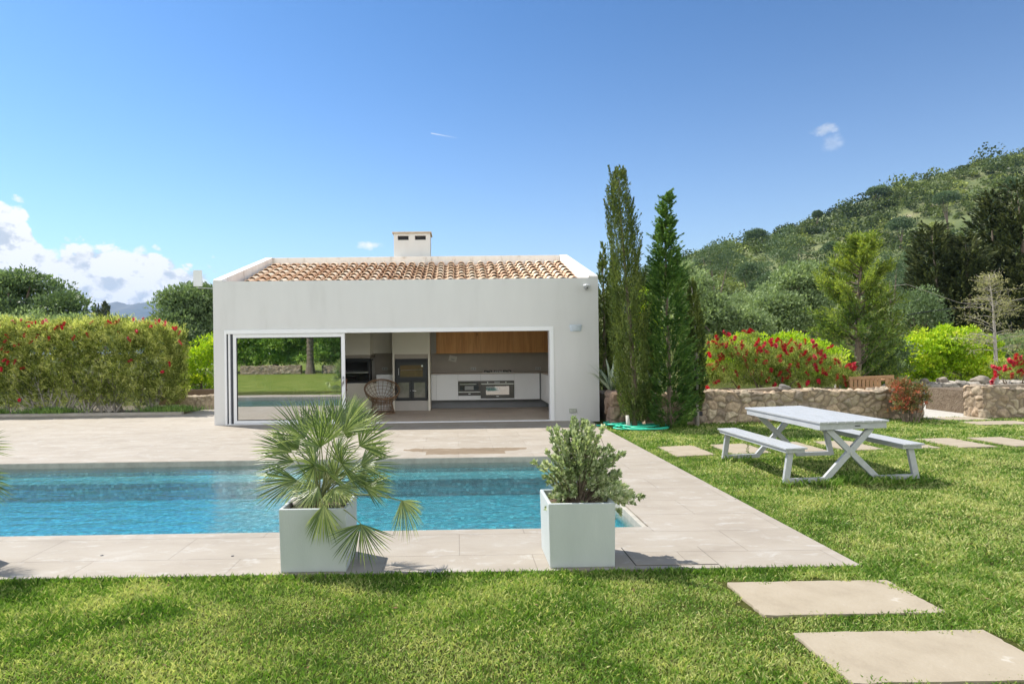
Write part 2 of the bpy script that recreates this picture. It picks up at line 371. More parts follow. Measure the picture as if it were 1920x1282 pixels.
mb.box(-16, 3.1, 4.9, PY0, -.16, 0).box(-16, 3.1, PY1, 17.7, -.16, 0).box(PX1, 3.1, PY0, PY1, -.16, 0).box(-16, PX0, PY0, PY1, -.16, 0)
mb.box(-7.6, -5.72, 17.7, 19.5, -.16, 0)
tag(obj('pool_deck', mb, m_deck, bevel=0), kind='structure')
# loose access slab in the deck, right of the planter
m_hatch = surf('hatch_stone', (.50, .44, .38), (.46, .41, .35), scale=4, rough=.75, bump=.001)
mb = MB(); mb.box(1.38, 2.02, 4.98, 5.42, -.05, .0045)
tag(obj('access_slab', mb, m_deck), 'loose square paving slab with dark gaps round it, beside the leafy shrub planter', 'paving slab')
mb = MB(); mb.box(1.373, 2.027, 4.973, 5.427, -.05, .0015)
tag(obj('slab_gap', mb, surf('dark_gap', (.05, .045, .04), rough=1.)), kind='structure')
for i, (px, py) in enumerate([(191, 1041), (436, 1042)]):
    p = gp(px, py); mb = MB(); mb.lathe([(.012, 0), (.013, .003), (.006, .005)], 14)
    o = obj('deck_nozzle', mb, surf('dark_metal_nozzle', (.03, .03, .03), rough=.4), None, (p[0], p[1], 0))
    tag(o, ['small dark round fitting in the front paving, the leftmost of two', 'small dark round fitting in the front paving, nearer the palm planter'][i], 'deck fitting', 'round fittings in the paving')

# pool
m_tile = None
m, t, out = nt('pool_mosaic_glints'); L = t.links
b = N(t, 'BsdfPrincipled', Roughness=.4)
g = N(t, 'NewGeometry'); vo = N(t, 'TexVoronoi', Scale=24., feature='F1'); vo.distance = 'CHEBYCHEV'; vo.inputs['Randomness'].default_value = .15; L.new(g.outputs['Position'], vo.inputs['Vector'])
bw = N(t, 'RGBToBW'); L.new(vo.outputs['Color'], bw.inputs[0])
r = ramp(t, [(.15, (.13, .29, .33)), (.45, (.23, .44, .48)), (.72, (.37, .58, .61)), (.86, (.95, 1., .98))]); L.new(bw.outputs[0], r.inputs[0]); L.new(r.outputs[0], b.inputs['Base Color']); L.new(b.outputs[0], out.inputs[0]); m_tile = m  # mosaic tones; the near-white tiles are water glints painted into the tile colour
m_cope = surf('coping_stone', (.44, .41, .35), (.33, .31, .26), scale=6, rough=.8, bump=.003)
mb = MB()
ZF = -.44
mb.box(PX0, PX1, PY0, PY1, ZF-.1, ZF)                         # floor
mb.box(PX0, PX1, 9.45, PY1, ZF+.002, -.21)                    # ledge
mb.box(PX0-.2, PX1+.2, PY1, PY1+.18, ZF-.1, -.164)            # walls
mb.box(PX0-.2, PX1+.2, PY0-.18, PY0, ZF-.1, -.164)
mb.box(PX1, PX1+.18, PY0, PY1, ZF-.1, -.164)
mb.box(PX0-.18, PX0, PY0, PY1, ZF-.1, -.164)
tag(obj('pool_basin', mb, m_tile), kind='structure')
mb = MB(); e = .03
mb.box(PX0, PX1+.004, PY1-.012, PY1+.02, -.163, -.004).box(PX1-.05, PX1-.002, PY0, PY1-.012, -.19, -.012)
tag(obj('pool_edge', mb, m_cope, bevel=.006), kind='structure')
m, t, out = nt('pool_water'); L = t.links
g = N(t, 'NewGeometry')
mp = N(t, 'Mapping'); mp.inputs['Rotation'].default_value = (0, 0, .35); mp.inputs['Scale'].default_value = (1., 2.1, 1.); L.new(g.outputs['Position'], mp.inputs[0])
na = N(t, 'TexNoise', Scale=2.6, Detail=2., Distortion=.4); nb = N(t, 'TexNoise', Scale=13., Detail=4., Distortion=.8)
L.new(mp.outputs[0], na.inputs[0]); L.new(mp.outputs[0], nb.inputs[0])
ad = N(t, 'Math', operation='MULTIPLY_ADD'); L.new(nb.outputs[0], ad.inputs[0]); ad.inputs[1].default_value = .32; L.new(na.outputs[0], ad.inputs[2])
bp = N(t, 'Bump', Distance=.014, Strength=1.); L.new(ad.outputs[0], bp.inputs['Height'])
lw = N(t, 'LayerWeight'); L.new(bp.outputs[0], lw.inputs['Normal']); pw = N(t, 'Math', operation='POWER'); L.new(lw.outputs['Facing'], pw.inputs[0]); pw.inputs[1].default_value = 3.3; fr = N(t, 'Math', operation='MULTIPLY_ADD'); L.new(pw.outputs[0], fr.inputs[0]); fr.inputs[1].default_value = .96; fr.inputs[2].default_value = .03
gl = N(t, 'BsdfGlossy', Roughness=.03); L.new(bp.outputs[0], gl.inputs['Normal'])
tr = N(t, 'BsdfTransparent'); rf = N(t, 'BsdfRefraction', IOR=1.04, Roughness=0.); L.new(bp.outputs[0], rf.inputs['Normal'])
m1 = N(t, 'MixShader'); m1.inputs[0].default_value = .25; L.new(tr.outputs[0], m1.inputs[1]); L.new(rf.outputs[0], m1.inputs[2])
m2 = N(t, 'MixShader'); L.new(fr.outputs[0], m2.inputs[0]); L.new(m1.outputs[0], m2.inputs[1]); L.new(gl.outputs[0], m2.inputs[2]); L.new(m2.outputs[0], out.inputs[0])
va = N(t, 'VolumeAbsorption', Density=1.9); va.inputs['Color'].default_value = (.02, .87, .93, 1); L.new(va.outputs[0], out.inputs['Volume'])
mb = MB(); mb.box(PX0-.05, PX1+.05, PY0-.05, PY1+.05, ZF-.05, -.085)
tag(obj('water', mb, m), kind='structure')
# skimmer seen in the far wall is hidden by the palm in the photo, so none is built

# ---------------------------------------------------------------- stepping stones
m_step = surf('stepping_stone_surface', (.60, .52, .41), (.54, .46, .35), scale=3.5, rough=.85, bump=.003, bscale=50, stops=[(.3, (.30, .25, .18)), (.5, (.35, .295, .215)), (.66, (.37, .315, .235)), (.72, (.46, .42, .35))])
STONES = []
def stone(x0, x1, y0, y1, label, group, th=.05, seed=0):
    q = np.random.default_rng(seed)
    cx_, cy_ = (x0+x1)/2, (y0+y1)/2; z0 = float(zt(cx_, cy_))+.03; zl = float(zt(x0, cy_))+.03; zr = float(zt(x1, cy_))+.03
    sl = (zr-zl)/(x1-x0); n = 14; P = []
    cs = [(x0-cx_, y0-cy_), (x1-cx_, y0-cy_), (x1-cx_, y1-cy_), (x0-cx_, y1-cy_)]
    for i in range(4):
        a = np.array(cs[i]); b_ = np.array(cs[(i+1) % 4])
        for k in range(n):
            u = k/n; p = a+(b_-a)*u+q.normal(size=2)*.004
            if k == 0: p = p*.985
            P.append(p)
    P = np.array(P); m_ = len(P)
    V = [(p[0], p[1], sl*p[0]+.004) for p in P*.997]+[(p[0], p[1], sl*p[0]-.004) for p in P]+[(p[0], p[1], sl*p[0]-th) for p in P]
    fs = [tuple(range(m_))]+[(i+m_*j, m_*(j+1)+i, m_*(j+1)+(i+1) % m_, (i+1) % m_+m_*j) for i in range(m_) for j in (0, 1)]
    mb = MB(); mb.add(V, fs)
    STONES.append((x0, x1, y0, y1))
    return tag(obj('stepping_stone', mb, m_step, None, (cx_, cy_, z0-.016)), label, 'stepping stone', group)
GF = 'stepping stones in the front lawn'
stone(1.93, 3.11, 4.05, 4.63, 'beige stepping stone in the lawn just in front of the paving corner', GF, seed=1)
stone(1.98, 3.13, 3.22, 3.80, 'large beige stepping stone in the lawn, nearest the bottom right of the photo', GF, seed=2)
GM = 'row of stepping stones passing under the picnic table'
ml = ['small beige stepping stone between the paving and the picnic table', 'stepping stone just outside the left bench of the picnic table', 'stepping stone under the left bench, seen between the crossed legs',
      'stepping stone under the picnic table behind the near crossed legs', 'stepping stone under the right bench of the picnic table', 'stepping stone just right of the picnic table', 'second stepping stone right of the picnic table', 'stepping stone at the right edge of the photo, level with the picnic table']
for i in range(8):
    stone(3.42+.89*i, 3.42+.89*i+.6, 9.95, 10.93, ml[i], GM, seed=10+i)
GW = 'stepping stones leading to the gap in the stone walls'
for i, (x, y, lb) in enumerate([(10.15, 13.35, 'stepping stone right in the gap between the two stone walls'), (10.35, 12.55, 'second stepping stone out from the gap in the walls'), (10.95, 11.75, 'third stepping stone out from the gap, cut by the right edge')]):
    stone(x, x+1.15, y, y+.55, lb, GW, seed=30+i)

# gravel yard and planting beds
m_grav = surf('gravel_surface', (.42, .40, .36), (.60, .57, .52), scale=38, rough=1., bump=.02, bscale=60)
mb = MB()
gx = [(9.95, 13.9), (11.5, 13.9), (13.6, 14.6), (30, 14.6), (30, 22.5), (8, 22.5), (8, 17), (9.95, 16)]
mb.add([(x, y, float(zt(x, y))+.01) for x, y in gx], [tuple(range(len(gx)))])
tag(obj('gravel_path', mb, m_grav), kind='structure')
m_soil = surf('bed_soil', (.12, .085, .055), (.19, .145, .10), scale=8, rough=1., bump=.03, bscale=25)
mb = MB(); mb.box(3.5, 9.7, 14.12, 16.6, -.1, .60); mb.box(11.65, 16., 14.12, 15.8, -.1, .62)
tag(obj('planting_bed', mb, m_soil), kind='structure')
m_verge = surf('hedge_soil', (.10, .085, .05), (.16, .13, .08), scale=6, rough=1., bump=.03, bscale=30)
mb = MB(); mb.box(-20, -7.65, 17.86, 20.5, -.1, .045)
tag(obj('hedge_bed', mb, m_verge), kind='structure')
mb = MB(); mb.box(-16, -7.6, 17.7, 17.86, -.1, .07)
tag(obj('kerb', mb, surf('kerb_stone', (.42, .39, .34), (.34, .31, .27), scale=3, rough=.9), bevel=.01), kind='structure')

# ---------------------------------------------------------------- grass
def in_excl(x, y, pad=.015):
    e = (x < 3.1+pad) & (y > 4.9-pad)
    for i, (a, b_, c, d) in enumerate(STONES):
        wob = .03*np.sin(x*9+i)+.03*np.sin(y*13+2*i)+.025*np.sin(x*31+y*17)
        e |= (x > a+wob) & (x < b_-wob) & (y > c+wob) & (y < d-wob*1.2)
    e |= (y > 13.62) & (x > 3.3) & (x < 10.02)
    e |= (y > 13.62) & (x > 11.26)
    e |= (y > 13.95)
    return e
m_grass = leafmat('grass_blades', (.038, .10, .011), (.155, .275, .038), (.56, .55, .24), trans=.30, rough=.5, scale=1.8, gloss=.35, tcol=(1.15, 1.25, .6), gain=1.2)
def blades(x, y, h, wd, lean=.9):
    n = len(x); P = np.stack([x, y, zt(x, y)-.004], -1)
    a = rng.uniform(0, 2*PI, n); ln = np.abs(rng.normal(0, lean, n))
    D = unit(np.stack([np.cos(a)*ln, np.sin(a)*ln, np.ones(n)], -1))
    a2 = rng.uniform(0, 2*PI, n); S = np.stack([np.cos(a2), np.sin(a2), .2*np.ones(n)], -1)
    h = np.broadcast_to(h, (n,))[:, None]; wd = np.broadcast_to(wd, (n,))[:, None]
    return np.stack([P-S*wd/2, P+S*wd/2, P+D*h*.6+S*wd*.35+.0*S, P+D*h+np.stack([np.cos(a), np.sin(a), -.6*np.ones(n)], -1)*h*.18], 1).reshape(-1, 3)
def scatter(x0, x1, y0, y1, dens):
    n = int((x1-x0)*(y1-y0)*dens); x = rng.uniform(x0, x1, n); y = rng.uniform(y0, y1, n)
    # only what the lens can see, with a wide margin so that a step aside still shows turf
    k = ~in_excl(x, y) & (x > -.95*y-1.2) & (x < 1.12*y+1.5); return x[k], y[k]
VV = []; RR = []
def hnoise(x, y): return .5+.25*np.sin(x*2.1+1.3*np.sin(y*1.7))+.25*np.sin(y*2.9+1.1*np.sin(x*2.3+1))
for (x0, x1, y0, y1, dn, h, wd) in [(-6, 7, 2.6, 4.9, 9800, .036, .0052), (3.1, 9, 4.9, 7.5, 5600, .037, .0068), (3.1, 13, 7.5, 10.5, 3300, .039, .009), (3.1, 16, 10.5, 13.95, 1700, .045, .015)]:
    x, y = scatter(x0, x1, y0, y1, dn); hh = h*rng.uniform(.6, 1.35, len(x))*(.75+.5*hnoise(x, y))
    VV.append(blades(x, y, hh, wd*rng.uniform(.7, 1.3, len(x))))
    r_ = rng.beta(2.2, 2.2, len(x)); r_ = np.clip(r_+.35*(hnoise(x*2.3+1, y*2.1+4)-.5)+.12*np.sin(x*9+3*np.sin(y*7)), 0, 1); dry = rng.random(len(x)) < .07+.30*np.clip(hnoise(x*1.7+3, y*1.3)-.45, 0, 1)
    dry |= (x > 4) & (y > 5.5) & (y < 9.2) & (rng.random(len(x)) < .16)
    r_ = np.where(dry, 1.15, r_); RR.append(r_)
# taller ragged fringe along the paving, the stones and the table feet
def fringe(x, y, h, wd=.006, lean=.55):
    k = (x < 1.12*y+1.5)
    x, y = x[k], y[k]; VV.append(blades(x, y, h*rng.uniform(.5, 1.3, len(x)), wd, lean)); RR.append(rng.beta(2, 3, len(x)))
n = 5200; fringe(rng.uniform(-6, 3.15, n), 4.885-np.abs(rng.normal(0, .035, n)), .062)
n = 1500; fringe(3.115+np.abs(rng.normal(0, .03, n)), rng.uniform(4.9, 13.2, n), .055)
for fx, fy in [(3.98, 7.68), (4.3, 7.66), (5.5, 7.7), (5.2, 7.7), (4.75, 7.75), (4.05, 9.4), (4.4, 7.6)]:
    n = 130; fringe(fx+rng.normal(0, .12, n), fy+rng.normal(0, .05, n), .11, .006, .45)
n = 500; fringe(5.0+rng.normal(0, .13, n), 7.72+rng.normal(0, .10, n), .13, .006, .7)
n = 2200; fringe(rng.uniform(3.2, 10, n), 13.62-np.abs(rng.normal(0, .03, n)), .07, .010, .6)
VV = np.concatenate(VV); RR = np.concatenate(RR)
tag(npmesh('grass', VV, len(VV)//4, 4, m_grass, RR), 'short bright green lawn grass with dry straw coloured blades in it', 'grass', kind='stuff')
# ---------------------------------------------------------------- the pool house
m_plaster = surf('white_plaster', (.76, .745, .72), (.82, .805, .785), scale=1.7, rough=.85, bump=.002, bscale=45, spec=.2, detail=10, stretch=(1.4, 1.4, .3), stops=[(.3, (.60, .598, .59)), (.45, (.64, .64, .635)), (.7, (.665, .665, .66))])
m_parapet = surf('weathered_plaster', (.78, .76, .73), (.60, .57, .53), scale=5, rough=.9, bump=.003, bscale=60, stops=[(.3, (.48, .43, .38)), (.42, (.74, .71, .67)), (.7, (.80, .78, .75))], stretch=(1, 1, .4))
m_cream = surf('cream_wall', (.80, .76, .66), (.83, .79, .69), scale=1., rough=.8)
m_taupe = surf('taupe_panel', (.40, .35, .30), (.44, .385, .33), scale=2.5, rough=.55)
m_white = surf('white_lacquer', (.74, .745, .75), (.77, .775, .78), scale=1., rough=.35)
m_alu = surf('white_aluminium', (.76, .77, .79), (.79, .80, .82), scale=2., rough=.35)
m_gap = surf('dark_recess', (.03, .03, .035), rough=.7)
m_rubber = surf('black_gasket', (.02, .02, .022), rough=.6)
m_steel = surf('brushed_steel', (.55, .55, .55), (.62, .62, .62), scale=20, rough=.3, metal=1.)
m_black = surf('black_steel', (.018, .019, .022), (.025, .026, .03), rough=.4)
m_blackglass = surf('black_glass', (.012, .012, .013), rough=.06, spec=.8)
HX0, HX1, HY0, HY1 = -5.68, 3.33, 15.0, 19.4
OX0, OX1, OZ = -5.43, 2.27, 2.22
house = thing('pool_house', 'white single storey pool house with clay tiled roof and a wide open sliding door front', 'pool house', (0, 0, 0))
mb = MB()
mb.box(HX0, OX0, HY0, 15.3, -.1, 3.35).box(OX1, HX1, HY0, 15.3, -.1, 3.35).box(OX0, OX1, HY0, 15.3, OZ, 3.35)
mb.box(HX0, HX0+.22, 15.3, 17.45, -.1, 3.35).box(HX0, HX0+.22, 18.7, HY1, -.1, 3.35).box(HX0, HX0+.22, 17.45, 18.7, -.1, .6).box(HX0, HX0+.22, 17.45, 18.7, 2.1, 3.35)
mb.box(HX1-.22, HX1, 15.3, HY1, -.1, 3.35)
mb.box(HX0+.22, HX1-.22, 19.15, HY1, -.1, 3.35)
obj('wall', mb, m_plaster, house)
mb = MB()
def prism_x(mb, x0, x1, pts):
    k = len(pts); v = [(x0, y, z) for y, z in pts]+[(x1, y, z) for y, z in pts]
    mb.add(v, [tuple(range(k)), tuple(range(2*k-1, k-1, -1))]+[(i, i+k, (i+1) % k+k, (i+1) % k) for i in range(k)])
for a, b_ in ((HX0, HX0+.22), (HX1-.22, HX1)):
    prism_x(mb, a, b_, [(15.0, 3.352), (HY1, 3.352), (HY1, 4.50), (19.15, 4.50), (15.02, 3.40)])
mb.box(HX0+.22, HX1-.22, 19.15, HY1, 3.352, 4.495)
obj('parapet', mb, m_parapet, house, bevel=.01)
mb = MB(); mb.box(HX0+.22, HX1-.22, 15.3, 19.15, 2.32, 2.42)
obj('ceiling', mb, m_white, house)
mb = MB(); mb.box(OX0, HX1-.22, 15.02, 19.15, -.05, .012)
m_ifloor = paving('interior_tiles', tile=(.66, .66), c1=(.50, .43, .36), c2=(.55, .47, .40), stain=False, off=(.2, .1), mortar=.005, groutc=(.40, .37, .34), white=.3)
obj('interior_floor', mb, m_ifloor, house)
mb = MB(); mb.box(OX0, OX1, 14.985, 15.10, .001, .022)
obj('threshold', mb, m_alu, house, bevel=.003)

# roof tiles: curved cover tiles in overlapping courses over darker channel tiles
def tile_z(y): return 4.24-.30*(19.15-y)
mt, t, out = nt('clay_tile'); L = t.links
b = N(t, 'BsdfPrincipled', Roughness=.85); b.inputs['Specular IOR Level'].default_value = .2
a = N(t, 'Attribute', attribute_name='rnd'); tc = N(t, 'TexCoord'); nz = N(t, 'TexNoise', Scale=9., Detail=6.); L.new(tc.outputs['Object'], nz.inputs[0])
ad = N(t, 'Math', operation='MULTIPLY_ADD'); L.new(nz.outputs[0], ad.inputs[0]); ad.inputs[1].default_value = .6; sb = N(t, 'Math', operation='MULTIPLY_ADD'); L.new(a.outputs['Fac'], sb.inputs[0]); sb.inputs[1].default_value = .7; sb.inputs[2].default_value = -.15; L.new(sb.outputs[0], ad.inputs[2])
r = ramp(t, [(.1, (.52, .34, .22)), (.4, (.68, .49, .34)), (.65, (.74, .58, .43)), (.9, (.76, .66, .53))]); L.new(ad.outputs[0], r.inputs[0]); L.new(r.outputs[0], b.inputs['Base Color']); L.new(b.outputs[0], out.inputs[0])
Vt, Rt = [], []
K = 8; ncol = 30; x_first = HX0+.22+.17; sp = (HX1-HX0-.44-.28)/(ncol-1)
def halfpipe(xc, y0, y1, r0, r1, zoff, up=1, thick=.016):
    q = []
    for k in range(K):
        a0_, a1_ = PI*k/K, PI*(k+1)/K
        def P(y, r_, a_): return (xc-math.cos(a_)*r_, y, tile_z(y)+zoff(y)+up*math.sin(a_)*r_*.85)
        q.append([P(y0, r0, a0_), P(y0, r0, a1_), P(y1, r1, a1_), P(y1, r1, a0_)])
        if up > 0: q.append([P(y0, r0-thick, a0_), P(y0, r0-thick, a1_), P(y0, r0, a1_), P(y0, r0, a0_)])
        if up > 0: q.append([P(y0, r0-thick, a1_), P(y0, r0-thick, a0_), P(y1, r1-thick, a0_), P(y1, r1-thick, a1_)])
    return q
for c in range(ncol):
    for r_ in range(9):
        y1 = 19.14-.41*r_+rng.normal()*.006; y0 = y1-.46; rv = rng.random(); jx = rng.normal()*.006
        xq = x_first+sp*c+jx
        qs = halfpipe(xq, y0, y1, .098, .080, lambda y, y0=y0: .03+.05*(1-(y-y0)/.46), 1)
        Vt += qs; Rt += [rv]*len(qs)
        qs = halfpipe(xq+sp/2, y0+.1, y1+.1, .085, .10, lambda y, y0=y0: .06+.03*(1-(y-y0-.1)/.46), -1)
        Vt += qs; Rt += [rv*.5]*len(qs)
npmesh('roof_tiles', np.array(Vt).reshape(-1, 3), len(Vt), 4, mt, np.array(Rt), parent=house)
mb = MB(); mb.add([(HX0+.22, 15.3, tile_z(15.3)-.03), (HX1-.22, 15.3, tile_z(15.3)-.03), (HX1-.22, 19.15, tile_z(19.15)-.03), (HX0+.22, 19.15, tile_z(19.15)-.03)], [(0, 1, 2, 3)])
obj('roof_deck', mb, surf('roof_underlay', (.25, .15, .09), (.32, .2, .12), rough=1.), house)
# chimney
mb = MB(); cy0, cy1, cx0, cx1 = 19.42, 20.15, -1.88, -.78
V0, V1 = 5.035, 5.165
mb.box(cx0, cx1, cy0, cy1, 0, V0).box(cx0, cx1, cy0, cy1, V1, 5.235)
for a, b_ in ((cx0, cx0+.12), (cx0+.45, cx0+.64), (cx1-.13, cx1)): mb.box(a, b_, cy0, cy1, V0, V1)
ch = obj('chimney', mb, m_plaster, house, bevel=.004)
mb = MB(); mb.box(cx0-.045, cx1+.045, cy0-.06, cy1+.06, 5.237, 5.275); obj('chimney_cap', mb, surf('cap_stone', (.50, .40, .28), (.60, .5, .38), scale=8, rough=.9), ch, bevel=.006)
for a, b_ in ((cx0+.12, cx0+.45), (cx0+.64, cx1-.13)):
    mb = MB(); mb.box(a+.003, b_-.003, cy0+.12, cy1-.1, V0+.003, V1-.003); obj('vent', mb, m_gap, ch)

# door frame, side window
df = MB(); FY0, FY1 = 14.985, 15.14
df.box(OX1-.10, OX1-.002, FY0, FY1+.1, .02, OZ-.1).box(OX0, OX1-.002, FY0, FY1+.1, OZ-.1, OZ-.002).box(OX0+.002, OX0+.05, FY0, FY1+.1, .02, OZ-.1)
df.box(OX0+.09, OX0+.13, FY0+.01, FY1+.1, .02, OZ-.1)
obj('door_frame', df, m_alu, house, bevel=.004)
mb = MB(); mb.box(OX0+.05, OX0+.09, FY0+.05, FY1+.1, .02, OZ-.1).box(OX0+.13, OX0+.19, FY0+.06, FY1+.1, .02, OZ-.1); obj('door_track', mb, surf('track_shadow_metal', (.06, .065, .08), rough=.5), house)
def glassmat(name, refl, tint=(.9, .95, .93)):
    m, t, out = nt(name); L = t.links
    fr = N(t, 'Fresnel', IOR=1.45); ma = N(t, 'MapRange'); ma.inputs['From Min'].default_value = .03; ma.inputs['From Max'].default_value = 1.; ma.inputs['To Min'].default_value = refl; L.new(fr.outputs[0], ma.inputs['Value'])
    tr = N(t, 'BsdfTransparent'); tr.inputs[0].default_value = rgb(tint); gl = N(t, 'BsdfGlossy', Roughness=.0)
    nz = N(t, 'TexNoise', Scale=1.5); bp = N(t, 'Bump', Distance=.0006); L.new(nz.outputs[0], bp.inputs['Height']); L.new(bp.outputs[0], gl.inputs['Normal'])
    ms = N(t, 'MixShader'); L.new(ma.outputs[0], ms.inputs[0]); L.new(tr.outputs[0], ms.inputs[1]); L.new(gl.outputs[0], ms.inputs[2]); L.new(ms.outputs[0], out.inputs[0]); return m
m_pane = glassmat('door_glass', .72, (.84, .92, .88)); m_win = glassmat('window_glass', .08)
dx0, dx1, dz0, dz1 = -5.24, -2.63, .03, 2.12; dy0, dy1 = 15.03, 15.08
sd = MB(); sd.box(dx0, dx0+.075, dy0, dy1, dz0, dz1).box(dx1-.085, dx1, dy0, dy1, dz0, dz1).box(dx0+.075, dx1-.085, dy0, dy1, dz0, dz0+.065).box(dx0+.075, dx1-.085, dy0, dy1, dz1-.09, dz1)
sdo = obj('sliding_door', sd, m_alu, house, bevel=.004)
mb = MB(); gx0, gx1, gz0, gz1 = dx0+.075, dx1-.085, dz0+.065, dz1-.09
mb.box(gx0, gx1, dy0+.024, dy0+.030, gz0, gz1); obj('pane', mb, m_pane, sdo)
mb = MB()
for a in ((gx0, gx0+.016, gz0, gz1), (gx1-.016, gx1, gz0, gz1), (gx0+.016, gx1-.016, gz0, gz0+.016), (gx0+.016, gx1-.016, gz1-.016, gz1)): mb.box(a[0], a[1], dy0+.008, dy0+.023, a[2], a[3])
obj('gasket', mb, m_rubber, sdo)
mb = MB(); mb.box(dx1-.055, dx1-.03, dy0-.012, dy0-.001, .93, 1.1); mb.tube([(dx1-.043, dy0-.01, 1.08), (dx1-.043, dy0-.05, 1.08), (dx1-.055, dy0-.055, .98), (dx1-.06, dy0-.05, .88)], .011, 8)
obj('handle', mb, m_steel, sdo, smooth=True)
wf = MB(); wy0, wy1, wz0, wz1 = 17.45, 18.7, .6, 2.1; wx = HX0+.06
for a in ((wy0, wy0+.06, wz0, wz1), (wy1-.06, wy1, wz0, wz1), (wy0+.06, wy1-.06, wz0, wz0+.06), (wy0+.06, wy1-.06, wz1-.06, wz1)): wf.box(wx, wx+.05, a[0]+.002, a[1]-.002, a[2]+.002, a[3]-.002)
wo = obj('window', wf, m_alu, house)
mb = MB(); mb.box(wx+.02, wx+.026, wy0+.06, wy1-.06, wz0+.06, wz1-.06); obj('pane', mb, m_win, wo)

# interior masonry
mb = MB(); CZ = 2.32
mb.box(-4.6, -2.42, 17.8, 19.15, 1.58, CZ)                     # over the barbecue
mb.box(-4.6, -2.28, 17.8, 19.15, .012, .80)                    # under it
mb.box(-4.6, -3.45, 17.8, 19.15, .80, 1.58)
mb.box(-1.80, -1.745, 17.8, 19.15, .012, CZ).box(-.815, -.76, 17.8, 19.15, .012, CZ).box(-1.745, -.815, 17.8, 19.15, 1.585, CZ)
obj('interior_wall', mb, m_cream, house, bevel=.004)
mb = MB(); mb.box(-2.42, -1.80, 18.45, 19.14, 1.62, 2.2); obj('wall_box', mb, surf('pale_grey_wall', (.70, .67, .61), rough=.8), house)
mb = MB(); mb.box(HX0+.222, HX1-.222, 18.9, 19.148, .012, CZ-.002); obj('back_lining', mb, surf('grey_wall', (.58, .55, .50), (.62, .58, .53), rough=.8), house)
mb = MB(); mb.box(-2.42, -1.80, 18.86, 18.897, 1.0, 1.62).box(-.755, 2.95, 18.86, 18.897, 1.0, 1.62).box(-3.45, -2.42, 17.86, 18.8, 1.49, 1.575).box(-1.745, -.815, 17.86, 18.8, 1.46, 1.583)
obj('backsplash', mb, m_taupe, house)
mb = MB(); mb.box(-2.28, -1.805, 18.05, 18.85, .012, 1.02); obj('counter_block', mb, m_white, house, bevel=.004)
mb = MB(); mb.box(-1.743, -.817, 17.88, 18.8, .012, .29); obj('hearth', mb, surf('hearth_stone', (.42, .40, .37), (.47, .44, .41), rough=.7), house, bevel=.004)
mb = MB(); mb.box(-.755, -.6, 18.4, 18.895, 1.6, 2.25); obj('pipe_casing', mb, surf('casing_grey', (.40, .385, .36), rough=.8), house)

# ---------------------------------------------------------------- kitchen
YC = 18.2
def pz(y, x=900, Y=YC): return float(at(x, y, Y)[2])
def pxx(x, Y=YC): return float(at(x, 700, Y)[0])
kc = thing('kitchen_cabinet', 'white handleless L shaped base cabinets with taupe worktop along the back of the pool house', 'base cabinet', (0, YC, 0))
mb = MB(); mb.box(-.755, 2.37, .022, .65, .25, 1.0).box(2.37+.022, 2.95, -1.9, .65, .25, 1.0); obj('carcass', mb, surf('carcass_edge', (.20, .20, .21), rough=.6), kc)
mb = MB(); mb.box(-.755, 2.95, -.01, .655, 1.0, 1.03).box(2.37, 2.95, -1.9, -.01, 1.0, 1.03); obj('worktop', mb, m_taupe, kc, bevel=.002)
mb = MB(); mb.box(-.75, 2.6, .30, .65, .012, .25).box(2.62, 2.95, -1.85, .30, .012, .25); obj('plinth', mb, surf('grey_plinth', (.22, .225, .235), rough=.6), kc)
zt_, zb_ = .992, .262
def door(x0, x1, z0, z1): 
    mb = MB(); mb.box(x0+.002, x1-.002, 0, .02, z0+.002, z1-.002); return obj('door', mb, m_white, kc, bevel=.0015)
xs_ = [pxx(q) for q in (804.5, 817.8, 858.5, 901, 964, 1011.5)]
door(max(xs_[0], -.75), xs_[1], zb_, zt_); door(xs_[1], xs_[2], zb_, zt_)
zd = .80
def drawer(x0, x1, z0, z1):
    mb = MB(); mb.box(x0+.002, x1-.002, 0, .02, z0+.002, z1-.002); return obj('drawer', mb, m_white, kc, bevel=.0015)
drawer(xs_[2], xs_[3], zd+.0, zt_); drawer(xs_[3], xs_[4], zd, zt_); drawer(xs_[2], xs_[3], zb_, .385); door(xs_[4], 2.34, zb_, zt_)
drawer(xs_[3], xs_[4], zb_, .30)
for y0, y1 in ((-.55, -.03), (-1.15, -.55), (-1.85, -1.15)):
    mb = MB(); mb.box(2.37, 2.39, y0+.002, y1-.002, zb_, zt_); obj('door', mb, m_white, kc, bevel=.0015)
# ovens
def oven(x0, x1, z0, z1, label, gl, kind):
    o = thing('oven' if kind == 'big' else 'compact_oven', label, 'oven', ((x0+x1)/2, YC, z0)); w_ = (x1-x0)/2-.003; h_ = z1-z0
    mb = MB(); mb.box(-w_, w_, .0, .45, .003, h_-.003); obj('body', mb, surf('oven_'+kind+'_steel', (.09, .085, .08), (.11, .105, .10), rough=.35, metal=.4), o, bevel=.002)
    mb = MB(); mb.box(-w_+.004, w_-.004, -.014, -.001, .01, h_*.80 if kind == 'big' else h_*.93); d = obj('door', mb, surf('oven_'+kind+'_door', (.10, .095, .09), rough=.25, metal=.3), o, bevel=.002)
    mb = MB(); mb.box(*gl); obj('glass', mb, glassmat('oven_'+kind+'_glass', .55, (.25, .25, .22)) if kind == 'big' else m_blackglass, d)
    mb = MB(); hz = h_*.82 if kind == 'big' else h_*.24; mb.box(-w_+.01, w_-.01, -.035, -.028, hz-.008, hz+.010); mb.box(-w_+.04, -w_+.06, -.03, -.012, hz-.004, hz+.006).box(w_-.06, w_-.04, -.03, -.012, hz-.004, hz+.006); obj('handle', mb, m_steel, o)
    return o, w_, h_
